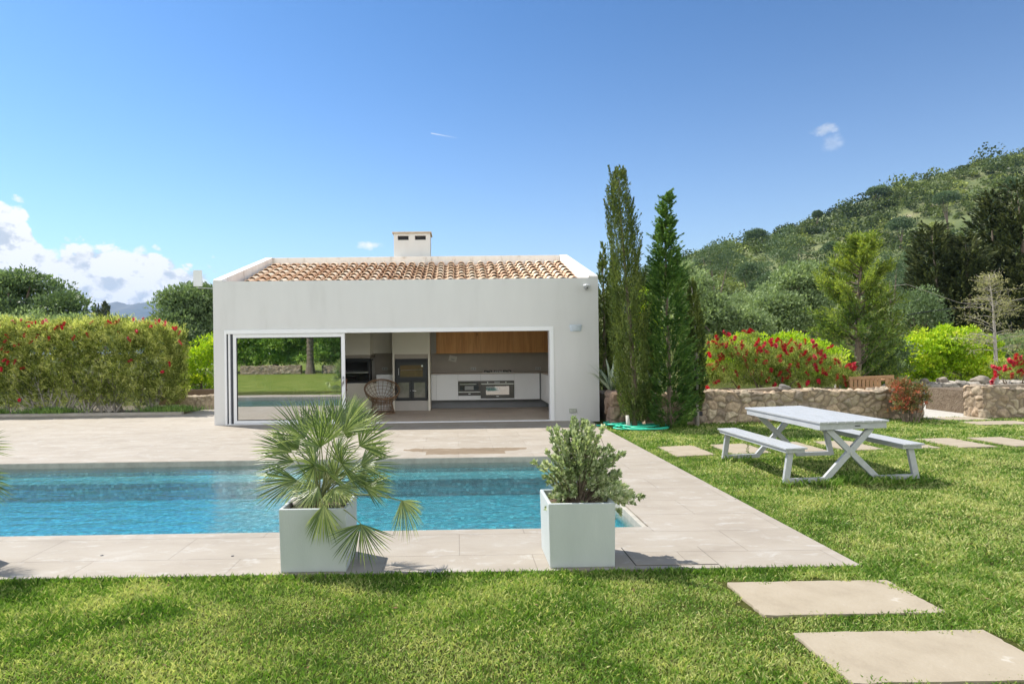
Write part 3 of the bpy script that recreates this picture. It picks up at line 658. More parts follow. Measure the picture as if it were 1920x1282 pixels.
o, w_, h_ = oven(xs_[3], xs_[4], .305, zd, 'wide built-in oven with a steel bar handle and pale reflecting glass, under the hob', (-.33, .33, -.018, -.0145, .10, .34), 'big')
for i in range(2):
    mb = MB(); c = (-.28, .24)[i]; mb.tube([(c, -.001, h_*.91), (c, -.022, h_*.91)], .016, 12); obj('knob', mb, m_steel, o)
mb = MB(); mb.box(-.09, .07, -.004, -.0012, h_*.88, h_*.95); obj('display', mb, surf('grey_display', (.30, .31, .32), rough=.3), o)
mb = MB(); mb.box(-.035, .03, -.0165, -.0145, .045, .062); obj('badge', mb, m_steel, o)
o, w_, h_ = oven(xs_[2], xs_[3], .39, zd, 'small black built-in compact oven with a thin steel bar, left of the wide oven', (-.27, .27, -.018, -.0145, .14, .36), 'small')
mb = MB(); mb.box(-.13, .12, -.0205, -.0185, .16, .27); obj('window', mb, surf('pale_oven_window', (.33, .34, .33), rough=.2), o)
mb = MB(); mb.box(-.27, .2, -.0205, -.0185, .315, .325); obj('trim', mb, m_steel, o)
mb = MB(); mb.box(-.03, .03, -.0165, -.0145, .04, .06); obj('badge', mb, m_steel, o)
# hob
hb = thing('gas_hob', 'gas hob with black pan supports on the taupe worktop above the wide oven', 'hob', (1.17, 18.5, 1.03))
mb = MB(); mb.box(-.44, .44, -.24, .24, 0, .008); obj('plate', mb, m_steel, hb, bevel=.002)
for x, y, r_ in ((-.28, .1, .10), (-.28, -.12, .08), (0, 0, .08), (.27, .1, .10), (.27, -.12, .08)):
    mb = MB(); mb.lathe([(r_*.6, .008), (r_*.6, .022), (r_*.35, .026), (r_*.3, .034), (0.01, .035)], 14, (x, y, 0)); bo = obj('burner', mb, m_black, hb)
    mb = MB()
    for k in range(4):
        a = PI/4+k*PI/2; mb.beam((x+math.cos(a)*.03, y+math.sin(a)*.03, .05), (x+math.cos(a)*.14, y+math.sin(a)*.12, .05), .012, .010); mb.beam((x+math.cos(a)*.14, y+math.sin(a)*.12, .008), (x+math.cos(a)*.14, y+math.sin(a)*.12, .056), .012, .012, up=(1, 0, 0))
    obj('pan_support', mb, m_black, bo)
for k in range(4):
    mb = MB(); mb.tube([(-.08+.06*k, -.2, .008), (-.08+.06*k, -.2, .034)], .014, 10); obj('knob', mb, m_steel, hb)
# wall cabinets
m_oak, t, out = nt('oak_veneer'); L = t.links
b = N(t, 'BsdfPrincipled', Roughness=.5); tc = N(t, 'TexCoord'); mp = N(t, 'Mapping'); mp.inputs['Scale'].default_value = (9, 9, .7); L.new(tc.outputs['Object'], mp.inputs[0])
nz = N(t, 'TexNoise', Scale=1.3, Detail=8., Roughness=.65, Distortion=.8); L.new(mp.outputs[0], nz.inputs[0]); r = ramp(t, [(.3, (.50, .22, .065)), (.55, (.68, .34, .12)), (.75, (.76, .42, .18))]); L.new(nz.outputs[0], r.inputs[0])
vo = N(t, 'TexVoronoi', Scale=2.3); mp4 = N(t, 'Mapping'); mp4.inputs['Scale'].default_value = (1.6, 1.6, .8); L.new(tc.outputs['Object'], mp4.inputs[0]); L.new(mp4.outputs[0], vo.inputs[0]); rk = ramp(t, [(.04, .35), (.12, 1.)]); L.new(vo.outputs['Distance'], rk.inputs[0])
mx = N(t, 'Mix', data_type='RGBA', blend_type='MULTIPLY'); mx.inputs[0].default_value = .8; L.new(r.outputs[0], mx.inputs[6]); L.new(rk.outputs[0], mx.inputs[7]); L.new(mx.outputs[2], b.inputs['Base Color']); L.new(b.outputs[0], out.inputs[0])
YU = 18.5
wc = thing('wall_cabinet', 'run of oak fronted wall cabinets above the taupe backsplash', 'wall cabinet', (0, YU, 0))
u0, u1 = float(at(815.5, 640, YU)[0]), 2.9; uz0, uz1 = 1.585, 2.24
mb = MB(); mb.box(u0, u1, .022, .36, uz0+.003, uz1); obj('carcass', mb, surf('cabinet_side_oak', (.22, .10, .04), (.28, .13, .05), rough=.5), wc)
ux = [u0]+[float(at(q, 640, YU)[0]) for q in (866.5, 900.7, 963, 1023)]+[u1]
for a, b_ in zip(ux[:-1], ux[1:]):
    mb = MB(); mb.box(a+.002, b_-.002, 0, .02, uz0, uz1); obj('door', mb, m_oak, wc, bevel=.0015)
# sockets, card
def socket(px, py, Y, label, y_=None):
    p = at(px, py, Y); o = thing('wall_socket', label, 'socket', (p[0], Y, p[2]), group='double sockets on the kitchen wall')
    mb = MB(); mb.box(-.08, .08, -.012, 0, -.042, .042); obj('plate', mb, surf('socket_plate', (.60, .60, .57), rough=.4), o, bevel=.004)
    for s in (-1, 1):
        mb = MB(); mb.lathe([(.026, -.0), (.026, .004)], 14); q = obj('outlet', mb, surf('outlet_face', (.36, .36, .35), rough=.4), o); q.rotation_euler = (PI/2, 0, 0); q.location = (s*.037, -.0125, 0)
socket(887.5, 691, 18.855, 'white double socket on the backsplash, left of the hob'); socket(1009, 690.5, 18.855, 'white double socket on the backsplash in the right corner'); socket(721.5, 691, 18.855, 'white double socket in the recess left of the black fireplace')
p = at(849, 672, 18.85); mb = MB(); mb.box(-.115, .115, -.006, 0, -.085, .085); mb2 = MB()
o = obj('wall_card', mb, surf('cream_card', (.66, .64, .58), (.6, .58, .52), scale=6, rough=.8), None, (p[0], 18.853, p[2])); o.rotation_euler = (0, R_(-14)+PI/2*0, 0); o.rotation_euler[1] = R_(14)
tag(o, 'small tilted cream card with grey lines fixed to the taupe backsplash', 'card')
mb = MB()
for k in range(3): mb.box(-.05+.01*k, .055, -.0085, -.0065, -.012-.018*k, -.006-.018*k)
obj('printed_lines', mb, surf('grey_print', (.2, .2, .19), rough=.8), o)

# ---------------------------------------------------------------- fireplace and barbecue
fp = thing('fireplace', 'black steel wood fired oven with glazed upper door and twin glazed lower doors', 'wood oven', (-1.28, 17.86, .295))
mb = MB(); fw = .445; fh = 1.165
mb.box(-fw, fw, 0, .8, 0, fh); obj('body', mb, m_black, fp, bevel=.004)
mb = MB(); mb.box(-.42, .42, -.0025, -.0005, 1.08, 1.135)
for k in range(14): mb.box(-.40+.024*k, -.388+.024*k, -.005, -.001, 1.09, 1.125)
for k in range(12): mb.box(.12+.024*k, .132+.024*k, -.005, -.001, 1.09, 1.125)
obj('vent', mb, m_gap, fp)
m_fgl = surf('sooty_glass', (.16, .09, .05), (.10, .06, .035), scale=3, rough=.12, spec=.9); m_fgl2 = surf('pale_reflecting_glass', (.22, .21, .185), (.12, .125, .09), scale=2.5, rough=.12, spec=.9)
mb = MB(); mb.box(-.40, .41, -.02, -.001, .60, 1.05); d = obj('door', mb, m_black, fp, bevel=.004)
mb = MB(); mb.box(-.31, .32, -.026, -.0205, .66, .985); obj('glass', mb, m_fgl, d)
mb = MB(); mb.tube([(-.355, -.02, .90), (-.355, -.05, .90), (-.355, -.05, .72), (-.355, -.02, .72)], .008, 8); obj('handle', mb, m_steel, d)
mb = MB(); mb.lathe([(.026, 0), (.026, .006)], 16); g_ = obj('gauge', mb, m_steel, d); g_.rotation_euler = (PI/2, 0, 0); g_.location = (.30, -.021, .96)
mb = MB(); mb.tube([(-.3, -.029, .845), (.3, -.029, .86)], .005, 6); obj('grill_bar', mb, m_steel, d)
for s in (-1, 1):
    mb = MB(); mb.box(min(s*.006, s*.425), max(s*.006, s*.425), -.02, -.001, .02, .555); d = obj('door', mb, m_black, fp, bevel=.004)
    mb = MB(); a, b_ = (s*.07, s*.375); mb.box(min(a, b_), max(a, b_), -.025, -.0205, .085, .50); obj('glass', mb, m_fgl2, d)
    mb = MB(); mb.tube([(s*.03 if s > 0 else -.03, -.02, .28), (s*.03, -.05, .28), (s*.03+.10*(s > 0), -.055, .27)], .007, 8); obj('handle', mb, m_steel, d)
bb = thing('built_in_barbecue', 'black built-in barbecue box in the cream wall, half hidden by the sliding door', 'barbecue', (-2.93, 17.78, .80))
mb = MB(); mb.box(-.5, .52, .0, .04, .002, .06).box(-.5, .52, 0, .04, .62, .68).box(.47, .52, 0, .04, .06, .62).box(-.5, -.45, 0, .04, .06, .62).box(-.5, .52, .04, .6, .62, .66); obj('surround', mb, m_black, bb)
mb = MB(); mb.box(-.45, .46, -.02, .03, .28, .31); obj('grill_rail', mb, m_steel, bb)
mb = MB()
for k in range(18): mb.tube([(-.42+.05*k, 0.03, .335), (-.42+.05*k, .55, .335)], .006, 5)
obj('grill', mb, m_steel, bb)
mb = MB(); mb.box(-.5, .47, .66, .70, .06, .62).box(-.5, -.46, .05, .655, .06, .62).box(.43, .47, .05, .655, .06, .62).box(-.455, .425, .05, .655, .58, .618); obj('lining', mb, m_black, bb)
mb = MB(); mb.box(-.45, .465, .02, .03, .062, .275); obj('ash_door', mb, m_blackglass, bb)

# ---------------------------------------------------------------- wicker chair, wooden chair
m_wick = surf('wicker_cane', (.30, .19, .11), (.20, .125, .075), scale=30, rough=.75)
wk = thing('wicker_chair', 'round open weave wicker bowl chair standing in front of the fireplace', 'chair', (-2.02, 17.2, .012), R_(12))
def ring(c, r, ax1, ax2, k=40): return [np.array(c)+r*(math.cos(a)*np.array(ax1)+math.sin(a)*np.array(ax2)) for a in np.linspace(0, 2*PI, k, endpoint=False)]
tl = R_(31); A1 = np.array([1., 0, 0]); A2 = np.array([0, math.cos(tl), math.sin(tl)]); A3 = np.array([0, -math.sin(tl), math.cos(tl)])
cc = np.array([0, .04, .65]); RB = .47
mb = MB(); mb.tube(ring(cc, RB, A1, A2), .018, 7, close=True); mb.tube(ring(cc-A3*.03, RB-.012, A1, A2), .010, 6, close=True); obj('rim', mb, m_wick, wk, smooth=True)
mb = MB()
def bowl(u): return RB*math.sin(u*PI/2)**.9, -.36*math.cos(u*PI/2)
for k in range(22):
    a = 2*PI*k/22; dr = math.cos(a)*A1+math.sin(a)*A2; mb.tube([cc+dr*bowl(u)[0]+A3*bowl(u)[1] for u in np.linspace(.12, 1, 9)], .0065, 5)
for u in (.2, .36, .52, .68, .84): mb.tube(ring(cc+A3*bowl(u)[1], bowl(u)[0], A1, A2), .0055, 5, close=True)
obj('seat_bowl', mb, m_wick, wk, smooth=True)
mb = MB()
for z_, r_ in ((.015, .33), (.03, .325), (.14, .29), (.25, .265), (.33, .27), (.40, .30)): mb.tube(ring((0, 0, z_), r_, (1, 0, 0), (0, 1, 0)), .012 if z_ in (.015, .40) else .007, 6, close=True)
for k in range(20):
    a = 2*PI*k/20; mb.tube([(math.cos(a)*r_, math.sin(a)*r_, z_) for z_, r_ in ((.01, .33), (.14, .29), (.27, .262), (.40, .30))], .008, 5)
obj('base', mb, m_wick, wk, smooth=True)
m_wood = surf('dark_wood', (.16, .07, .035), (.22, .10, .05), scale=8, rough=.5, stretch=(1, 1, 6))
wch = thing('wooden_armchair', 'dark wooden armchair, its arm just showing past the edge of the sliding door', 'chair', (-3.25, 16.7, .012), R_(-8))
for x in (-.27, .27):
    mb = MB(); mb.beam((x, -.25, 0), (x*.97, -.2, .60), .045, .045); obj('leg', mb, m_wood, wch, bevel=.004)
    mb = MB(); mb.beam((x, .27, 0), (x, .2, .45), .045, .045).beam((x, .2, .45), (x, .3, .95), .04, .04); obj('leg', mb, m_wood, wch, bevel=.004)
    mb = MB(); mb.beam((x*1.02, -.30, .625), (x*1.02, .27, .66), .07, .03); obj('armrest', mb, m_wood, wch, bevel=.006)
mb = MB(); mb.box(-.27, .27, -.24, .24, .40, .44); obj('seat', mb, m_wood, wch, bevel=.006)
mb = MB()
for k in range(5): mb.beam((-.25, .21+.02*k, .5+.1*k), (.25, .21+.02*k, .5+.1*k), .02, .06)
obj('backrest', mb, m_wood, wch, bevel=.003)

# ---------------------------------------------------------------- fittings on the outside wall
wl = thing('wall_lamp', 'pale curved up and down wall lamp on the facade right of the door opening', 'wall lamp', (2.79, 15.0, 2.17))
mb = MB(); V = []; k = 12
for z_, d_, w2 in ((-.075, .045, .115), (-.06, .06, .125), (.06, .10, .145), (.075, .10, .148)):
    for i in range(k+1):
        a = PI*i/k; V.append((math.cos(a)*w2, -.0-math.sin(a)**.7*d_, z_))
fs = [(j*(k+1)+i, j*(k+1)+i+1, (j+1)*(k+1)+i+1, (j+1)*(k+1)+i) for j in range(3) for i in range(k)]+[tuple(range(k+1))[::-1]]
mb.add(V, fs); obj('shade', mb, surf('lamp_shade_white', (.60, .68, .78), rough=.4), wl, smooth=False)
mb = MB(); mb.box(-.12, .12, -.012, -.001, -.09, -.077).box(-.05, .05, -.03, -.001, -.06, .06); obj('backplate', mb, m_steel, wl)
sc_ = thing('security_camera', 'white dome security camera near the top right corner of the facade', 'security camera', (3.04, 15.0, 3.12))
mb = MB(); mb.lathe([(.072, 0), (.074, .02), (.066, .04), (.03, .05)], 22, (0, -.08, .02)); mb.box(-.03, .03, -.03, -.001, .0, .05); obj('housing', mb, surf('camera_white', (.78, .79, .8), rough=.3), sc_, smooth=True)
mb = MB(); mb.blob((0, -.08, -.005), (.056, .056, .06), 1, 0, 8); obj('dome', mb, surf('camera_grey', (.42, .43, .44), rough=.3), sc_, smooth=True)
mb = MB(); mb.lathe([(.016, 0), (.016, .008), (.01, .01)], 12); q = obj('lens', mb, m_blackglass, sc_); q.location = (.005, -.132, -.022); q.rotation_euler = (R_(100), 0, 0)
os_ = thing('outdoor_socket', 'grey green double outdoor socket low on the facade right of the opening', 'socket', (2.70, 15.0, .235))
mb = MB(); mb.box(-.085, .085, -.03, -.001, -.048, .048); obj('box', mb, surf('socket_grey', (.36, .38, .33), rough=.5), os_, bevel=.006)
for s in (-1, 1):
    mb = MB(); mb.box(s*.04-.034, s*.04+.034, -.038, -.031, -.036, .036); obj('cover', mb, surf('socket_cover', (.46, .48, .42), rough=.4), os_, bevel=.004)
an = thing('antenna', 'flat white panel antenna on a thin arm beside the left corner of the roof', 'antenna', (-5.68, 15.5, 3.26))
mb = MB(); mb.box(-.64, -.44, -.05, .01, .03, .42); q = obj('panel', mb, surf('antenna_white', (.70, .72, .73), rough=.4), an, bevel=.008)
mb = MB(); mb.tube([(-.54, .0, .02), (-.54, .0, -.005), (-.2, 0, -.02), (-.005, 0, -.03)], .010, 8); obj('arm', mb, m_steel, an)
# ---------------------------------------------------------------- picnic table
m_tab = surf('white_table_paint', (.44, .455, .47), (.38, .395, .41), scale=3, rough=.45, bump=.0006, bscale=120, stretch=(6, 1, 6))
pt = thing('picnic_table', 'white slatted picnic table with X shaped legs and two attached benches on the lawn', 'picnic table', (4.745, 8.57, .055)); pt.rotation_euler = (0, -.020, R_(.5))
TL, TW, TZ = .98, .425, .735
mb = MB(); n = 8; sw = 2*TW/n
for i in range(n): mb.box(-TW+sw*i+.006, -TW+sw*(i+1)-.006, -TL, TL, TZ-.022, TZ)
obj('tabletop', mb, m_tab, pt, bevel=.002)
mb = MB(); a_ = .045
mb.box(-TW+.02, -TW+.02+.035, -TL+.03, TL-.03, TZ-.10, TZ-.023).box(TW-.055, TW-.02, -TL+.03, TL-.03, TZ-.10, TZ-.023)
mb.box(-TW+.055, TW-.055, -TL+.03, -TL+.065, TZ-.099, TZ-.023).box(-TW+.055, TW-.055, TL-.065, TL-.03, TZ-.099, TZ-.023)
obj('apron', mb, m_tab, pt, bevel=.002)
mb = MB(); mb.box(.02, .085, -TL+.026, -TL+.0295, TZ-.068, TZ-.055); obj('nameplate', mb, m_rubber, pt)
for y in (-.87, .87):
    mb = MB(); lw = .07; dp = .045; u = (0, 1, 0)
    def bm(p, q, y_=y, w_=dp): mb.beam((p[0], y_, p[1]), (q[0], y_, q[1]), dp, lw, up=(0, 0, 1)) 
    def flat(p, q, yy, h_=lw, d_=dp):
        p = np.array([p[0], yy, p[1]]); q = np.array([q[0], yy, q[1]]); d = unit(q-p); s_ = np.cross(d, [0, 1., 0])
        v = [c + s_*i*h_/2 + np.array([0, 1., 0])*j*d_/2 for c in (p, q) for i, j in ((-1, -1), (1, -1), (1, 1), (-1, 1))]
        mb.add(v, [(0, 1, 2, 3), (7, 6, 5, 4), (0, 4, 5, 1), (1, 5, 6, 2), (2, 6, 7, 3), (3, 7, 4, 0)])
    flat((-.27, TZ-.10), (.31, .035), y); flat((.27, TZ-.10), (-.31, .035), y+.003, d_=.044)
    for s in (-1, 1):
        flat((s*.28, .028), (s*.76, .028), y-.002, .056, .043)
        flat((s*.80, .0), (s*.735, .375), y+.001, .072, .046)
    obj('frame', mb, m_tab, pt, bevel=.004)
for s in (-1, 1):
    mb = MB(); c = s*.71; bw_ = .27; n = 3; sw = bw_/n
    for i in range(n): mb.box(c-bw_/2+sw*i+.003, c-bw_/2+sw*(i+1)-.003, -TL, TL, .418, .438)
    mb.box(c-bw_/2+.02, c-bw_/2+.05, -TL+.03, TL-.03, .375, .4165).box(c+bw_/2-.05, c+bw_/2-.02, -TL+.03, TL-.03, .375, .4165).box(c-bw_/2+.05, c+bw_/2-.05, -TL+.03, -TL+.06, .376, .4165).box(c-bw_/2+.05, c+bw_/2-.05, TL-.06, TL-.03, .376, .4165)
    obj('bench_seat', mb, m_tab, pt, bevel=.002)

# ---------------------------------------------------------------- planters
m_plt = surf('painted_planter', (.46, .51, .50), (.42, .465, .455), stops=[(.22, (.31, .33, .31)), (.33, (.43, .47, .46)), (.6, (.47, .51, .50)), (.75, (.52, .55, .545))], detail=10, stretch=(1.5, 1.5, .5), scale=2.6, rough=.6, bump=.001, bscale=50)
m_pot = surf('potting_soil', (.10, .07, .045), (.16, .12, .08), scale=20, rough=1., bump=.01, bscale=60)
def planter(x, y, w_, h_, label, rz=0.):
    o = thing('planter', label, 'planter', (x, y, 0), rz, 'square planters along the front edge of the paving'); a = w_/2; th = .028
    mb = MB(); k = [(-a, -a), (a, -a), (a, a), (-a, a)]; b_ = a-.0; ri = a-th
    V = [(p[0]*.97, p[1]*.97, 0) for p in k]+[(p[0], p[1], h_) for p in k]+[(p[0]/a*ri, p[1]/a*ri, h_) for p in k]+[(p[0]/a*ri, p[1]/a*ri, h_-.10) for p in k]
    fs = [(3, 2, 1, 0)]
    for r_ in range(3):
        for i in range(4): fs.append((r_*4+i, r_*4+(i+1) % 4, r_*4+4+(i+1) % 4, r_*4+4+i))
    mb.add(V, fs); obj('box', mb, m_plt, o, bevel=.008, seg=3)
    mb = MB(); nn = 12; q = np.linspace(-ri+.002, ri-.002, nn); VX, VY = np.meshgrid(q, q); VZ = h_-.055+.02*np.sin(VX*17)*np.cos(VY*21)
    i = np.arange(nn-1)[:, None]*nn+np.arange(nn-1)[None]; mb.add(np.stack([VX, VY, VZ], -1).reshape(-1, 3), np.stack([i, i+1, i+nn+1, i+nn], -1).reshape(-1, 4).tolist()); obj('soil', mb, m_pot, o, smooth=True)
    return o
P1 = (-1.125, 5.19); P2 = (.953, 5.20); P3 = (-4.21, 5.20)
planter(*P1, .52, .49, 'pale grey green square planter holding the fan palm by the pool')
planter(*P2, .52, .50, 'pale grey green square planter holding the leafy silver shrub')
planter(*P3, .52, .49, 'square planter just outside the left edge, its palm casting a shadow into the photo')
mb = MB(); mb.blob((0, 0, 0), (.085, .07, .06), 5, .15); tag(obj('boulder', mb, surf('white_boulder', (.52, .48, .42), (.4, .36, .31), scale=8, rough=.8, bump=.004), None, (P1[0]-.15, P1[1]+.02, .475), smooth=True), 'rounded white stone lying on the soil in the palm planter', 'stone')
mb = MB(); mb.blob((0, 0, 0), (.06, .05, .035), 9, .15); tag(obj('boulder', mb, surf('buff_stone', (.5, .42, .33), (.38, .31, .24), scale=8, rough=.9, bump=.004), None, (P1[0]+.17, P1[1]+.12, .465), smooth=True), 'smaller buff stone at the back right corner of the palm planter', 'stone')

# fan palm
m_frond = leafmat('fan_palm_leaf', (.022, .042, .014), (.075, .115, .032), (.30, .33, .12), trans=.14, rough=.36, scale=2., gloss=.6, tcol=(1.1, 1.2, .5))
m_pet = surf('palm_petiole', (.17, .20, .07), (.26, .27, .12), scale=10, rough=.5)
def palm(loc, label, fans, cat='fan palm'):
    root = thing('fan_palm', label, cat, loc, 0, 'potted fan palms'); base = np.array([0, 0, 0.])
    mb = MB(); mb.tube([(0, 0, -.06), (.005, 0, .02), (0, .01, .10)], [.07, .065, .045], 9); obj('trunk', mb, surf('palm_trunk_fibre', (.12, .085, .05), (.22, .17, .11), scale=40, rough=1., bump=.01, stretch=(1, 1, .3)), root)
    for (C, D, Nn, Lf, sp_, nl) in fans:
        C = np.array(C, float); D = unit(np.array(D, float)); Nn = np.array(Nn, float); Nn = unit(Nn-D*(Nn@D)); S = np.cross(D, Nn)
        # petiole
        b0 = base+np.array([rng.normal()*.02, rng.normal()*.02, .05]); mid = (b0+C)/2+np.array([0, 0, .10*np.linalg.norm((C-b0)[:2])+.02]); tt = np.linspace(0, 1, 8)[:, None]
        pts = (1-tt)**2*b0+2*tt*(1-tt)*mid+tt**2*C
        mb = MB(); mb.tube(pts, np.linspace(.007, .004, 8), 5)
        fr_ = obj('petiole', mb, m_pet, root, smooth=True)
        V = []; Rr = []
        for k in range(nl):
            a = (k/(nl-1)-.5)*2*sp_; a += rng.normal()*.02
            d = math.cos(a)*D+math.sin(a)*S; ll = Lf*(1-.22*(abs(a)/max(sp_, 1e-3))**2)*rng.uniform(.9, 1.08)
            side = unit(np.cross(d, Nn)); droop = rng.uniform(.02, .13); wv = .0105*rng.uniform(.85, 1.15); rv = rng.random()*.8+.1
            # three segments, each folded along the midrib (two faces)
            prev = None
            for j, (u, wm) in enumerate(((0., .25), (.35, .9), (.7, .8), (1., .03))):
                c = C+d*ll*u+Nn*(.05*math.sin(u*PI)*ll)+np.array([0, 0, -1.])*droop*ll*u*u
                cur = (c-side*wv*wm/2+Nn*wv*wm*.28, c, c+side*wv*wm/2+Nn*wv*wm*.28)
                if prev is not None:
                    V += [prev[0], prev[1], cur[1], cur[0], prev[1], prev[2], cur[2], cur[1]]; tip = .25 if (j == 3 and rng.random() < .5) else 0; Rr += [rv+tip]*2
                prev = cur
        V = np.array(V); npmesh('frond', V, len(V)//4, 4, m_frond, np.array(Rr), parent=root)
    return root
def P1w(px, py, dy): return at(px, py, P1[1]+dy)-np.array([P1[0], P1[1], .45])
def dirpx(dx, dy, dep=0.): return RT*dx-UP*dy+FW*dep
fans = []
def fan(px, py, dep, dx, dy, dd, L_, spd=1.15, nl=26, face=None):
    D = dirpx(dx, dy, dd); 
    Nn = np.array([rng.normal()*.25, -1., .55+rng.normal()*.2]) if face is None else np.array(face)
    fans.append((P1w(px, py, dep), D, Nn, L_/231., R_(spd*57.3), nl))
fan(572, 822, .05, -.75, -1, .1, 92, 1.0)
fan(600, 808, .12, -.2, -1, .1, 74, .9)
fan(617, 822, 0, .1, -1, -.1, 80, 1.25, 30)
fan(645, 810, -.05, .62, -1, 0, 82, .95, 26)
fan(652, 822, .15, .3, -1, .2, 74, .9)
fan(674, 836, 0, 1, -.75, 0, 76, 1.0)
fan(548, 848, .02, -1, -.42, 0, 84, .6, 22)
fan(552, 866, .1, -1, -.05, .1, 84, .75, 22)
fan(560, 842, .18, -.9, -.8, .3, 76, .85, 22)
fan(556, 900, -.05, -1, .12, -.1, 88, .75, 24)
fan(566, 905, .2, -.8, .5, .2, 66, .9, 20)
fan(614, 884, -.14, .1, -.3, -.6, 62, 2.3, 36, (0, -1, .25))
fan(640, 868, -.1, .5, -.5, -.5, 62, 1.8, 32, (.2, -1, .3))
fan(590, 872, -.12, -.5, -.2, -.5, 60, 1.7, 30, (-.2, -1, .35))
fan(676, 872, .0, 1, -.35, 0, 80, .95, 24)
fan(668, 900, .1, 1, -.1, .1, 66, .9, 22)
fan(684, 912, -.05, 1, .12, -.1, 64, .75, 20)
fan(752, 938, -.1, .35, 1, -.1, 72, .95, 24, (.9, -.7, .2))
fan(754, 938, -.1, .9, .45, -.1, 46, .55, 12, (.3, -.8, .6))
fan(677, 982, -.42, -.05, 1, 0, 74, 1.35, 30, (0, -1, .15))
fan(607, 946, -.33, 0, 1, 0, 68, .78, 26, (0, -1, .1))
fan(660, 780, .12, .5, -1, .2, 48, .7, 18)
fan(630, 850, .2, .7, -.6, .6, 60, 1.1, 22)
fan(590, 850, .2, -.5, -.8, .6, 60, 1.1, 22)
fan(610, 925, -.08, .6, .3, -.4, 44, 1.2, 18); fan(585, 925, -.02, -.6, .4, -.3, 46, 1.2, 18); fan(640, 915, -.05, .7, .2, -.3, 46, 1.3, 18)
for (a, b_, c_, d_, e_, f_, g_, h_) in [(632, 796, .22, .25, -1, .3, 72, .8), (664, 812, .1, .9, -.9, .2, 70, .8), (600, 838, -.15, -.15, -1, -.3, 78, 1.1), (650, 890, .08, 1, .05, .0, 64, .9), (596, 912, -.1, -.6, .35, -.4, 52, 1.3), (628, 915, -.12, .5, .35, -.5, 50, 1.3), (690, 850, .1, 1, -.15, .1, 40, .6)]:
    fan(a, b_, c_, d_, e_, f_, g_, h_, 24)
fan(620, 905, .1, .3, -.6, .5, 48, 1.4, 22); fan(600, 900, .05, -.3, -.9, .1, 54, 1.1, 22); fan(628, 895, -.05, .2, -.9, -.1, 52, 1.1, 22)
pm_ = palm((P1[0], P1[1], .45), 'bushy green fan palm with drooping fronds in the planter by the pool', fans)
pc = copy_tree(pm_); pc.location = (P3[0], P3[1], .45); pc.rotation_euler[2] = R_(180); pc.scale = (1.1, 1.1, 1.1)
tag(pc, 'fan palm at the far left edge, only its frond tips and its shadow in view')

# silver leafy shrub
m_shrub = leafmat('silver_shrub_leaf', (.05, .075, .03), (.19, .235, .12), (.46, .48, .32), trans=.25, rough=.5, scale=4., gloss=.4)
m_twig = surf('twig_bark', (.13, .10, .07), (.2, .16, .12), scale=20, rough=.9)
sh = thing('leafy_shrub', 'loose silver green small leaved shrub in the planter right of the palm', 'shrub', (P2[0], P2[1], .45))
def P2w(px, py, dep): return at(px, py, P2[1]+dep)-np.array([P2[0], P2[1], .45])
outline = [(1022, 868), (1030, 905), (1045, 855), (1040, 825), (1058, 812), (1066, 795), (1080, 792), (1094, 790), (1104, 808), (1112, 802), (1120, 820), (1132, 842), (1146, 845), (1138, 868), (1150, 885), (1160, 888), (1172, 912), (1180, 922), (1168, 925), (1150, 925), (1130, 955), (1115, 945), (1105, 955), (1050, 925), (1062, 850), (1085, 830), (1100, 850), (1082, 868), (1065, 885), (1110, 880), (1095, 905), (1125, 905), (1075, 915), (1052, 890), (1118, 870), (1090, 930), (1140, 910), (1060, 935), (1036, 880), (1072, 815)]
mb = MB(); PP, DD, LL = [], [], []
tips = []
for i, (a, b_) in enumerate(outline*4):
    jit = 0 if i < len(outline) else 15
    tips.append(P2w(a+rng.normal()*jit, b_+rng.normal()*jit*.8+(6 if i >= len(outline) else 0) if not (a < 1072 and b_ < 810) else 812, rng.uniform(-.20, .20)))
for T in tips:
    b0 = np.array([T[0]*.15+rng.normal()*.03+.0, T[1]*.2, -.02]); mid = b0*.45+T*.55+np.array([-.1*T[0], 0, .06]) ; mid[2] = max(mid[2], .02)
    tt = np.linspace(0, 1, 7)[:, None]; pts = (1-tt)**2*b0+2*tt*(1-tt)*mid+tt**2*T
    mb.tube(pts, np.linspace(.0055, .002, 7), 4)
    for u in np.linspace(.45, 1, 12):
        c = (1-u)**2*b0+2*u*(1-u)*mid+u*u*T; ax = unit(2*(1-u)*(mid-b0)+2*u*(T-mid))
        for _ in range(4 if u < .95 else 12):
            d = unit(runit(1)[0]+ax*.9+np.array([0, 0, .35])); PP.append(c+rng.normal(size=3)*.004); DD.append(d); LL.append(rng.uniform(.026, .046))
obj('stem', mb, m_twig, sh)
V = leafquads(np.array(PP), np.array(DD), np.array(LL), np.array(LL)*.62); npmesh('foliage', V, len(V)//4, 4, m_shrub, rng.beta(2, 2, len(V)//4), parent=sh)
mb = MB(); PPw = [(1118, 815), (1127, 822), (1131, 832), (1131, 850), (1129, 862)]; mb.tube([P2w(a, b_, -.02) for a, b_ in PPw], .002, 4); mb.tube([P2w(a, b_, .02) for a, b_ in ((1148, 885), (1150, 870), (1149, 855), (1156, 845))], .0016, 4); mb.tube([P2w(a, b_, .02) for a, b_ in ((1150, 868), (1154, 855), (1152, 842))], .0014, 4); obj('bare_stem', mb, m_twig, sh)

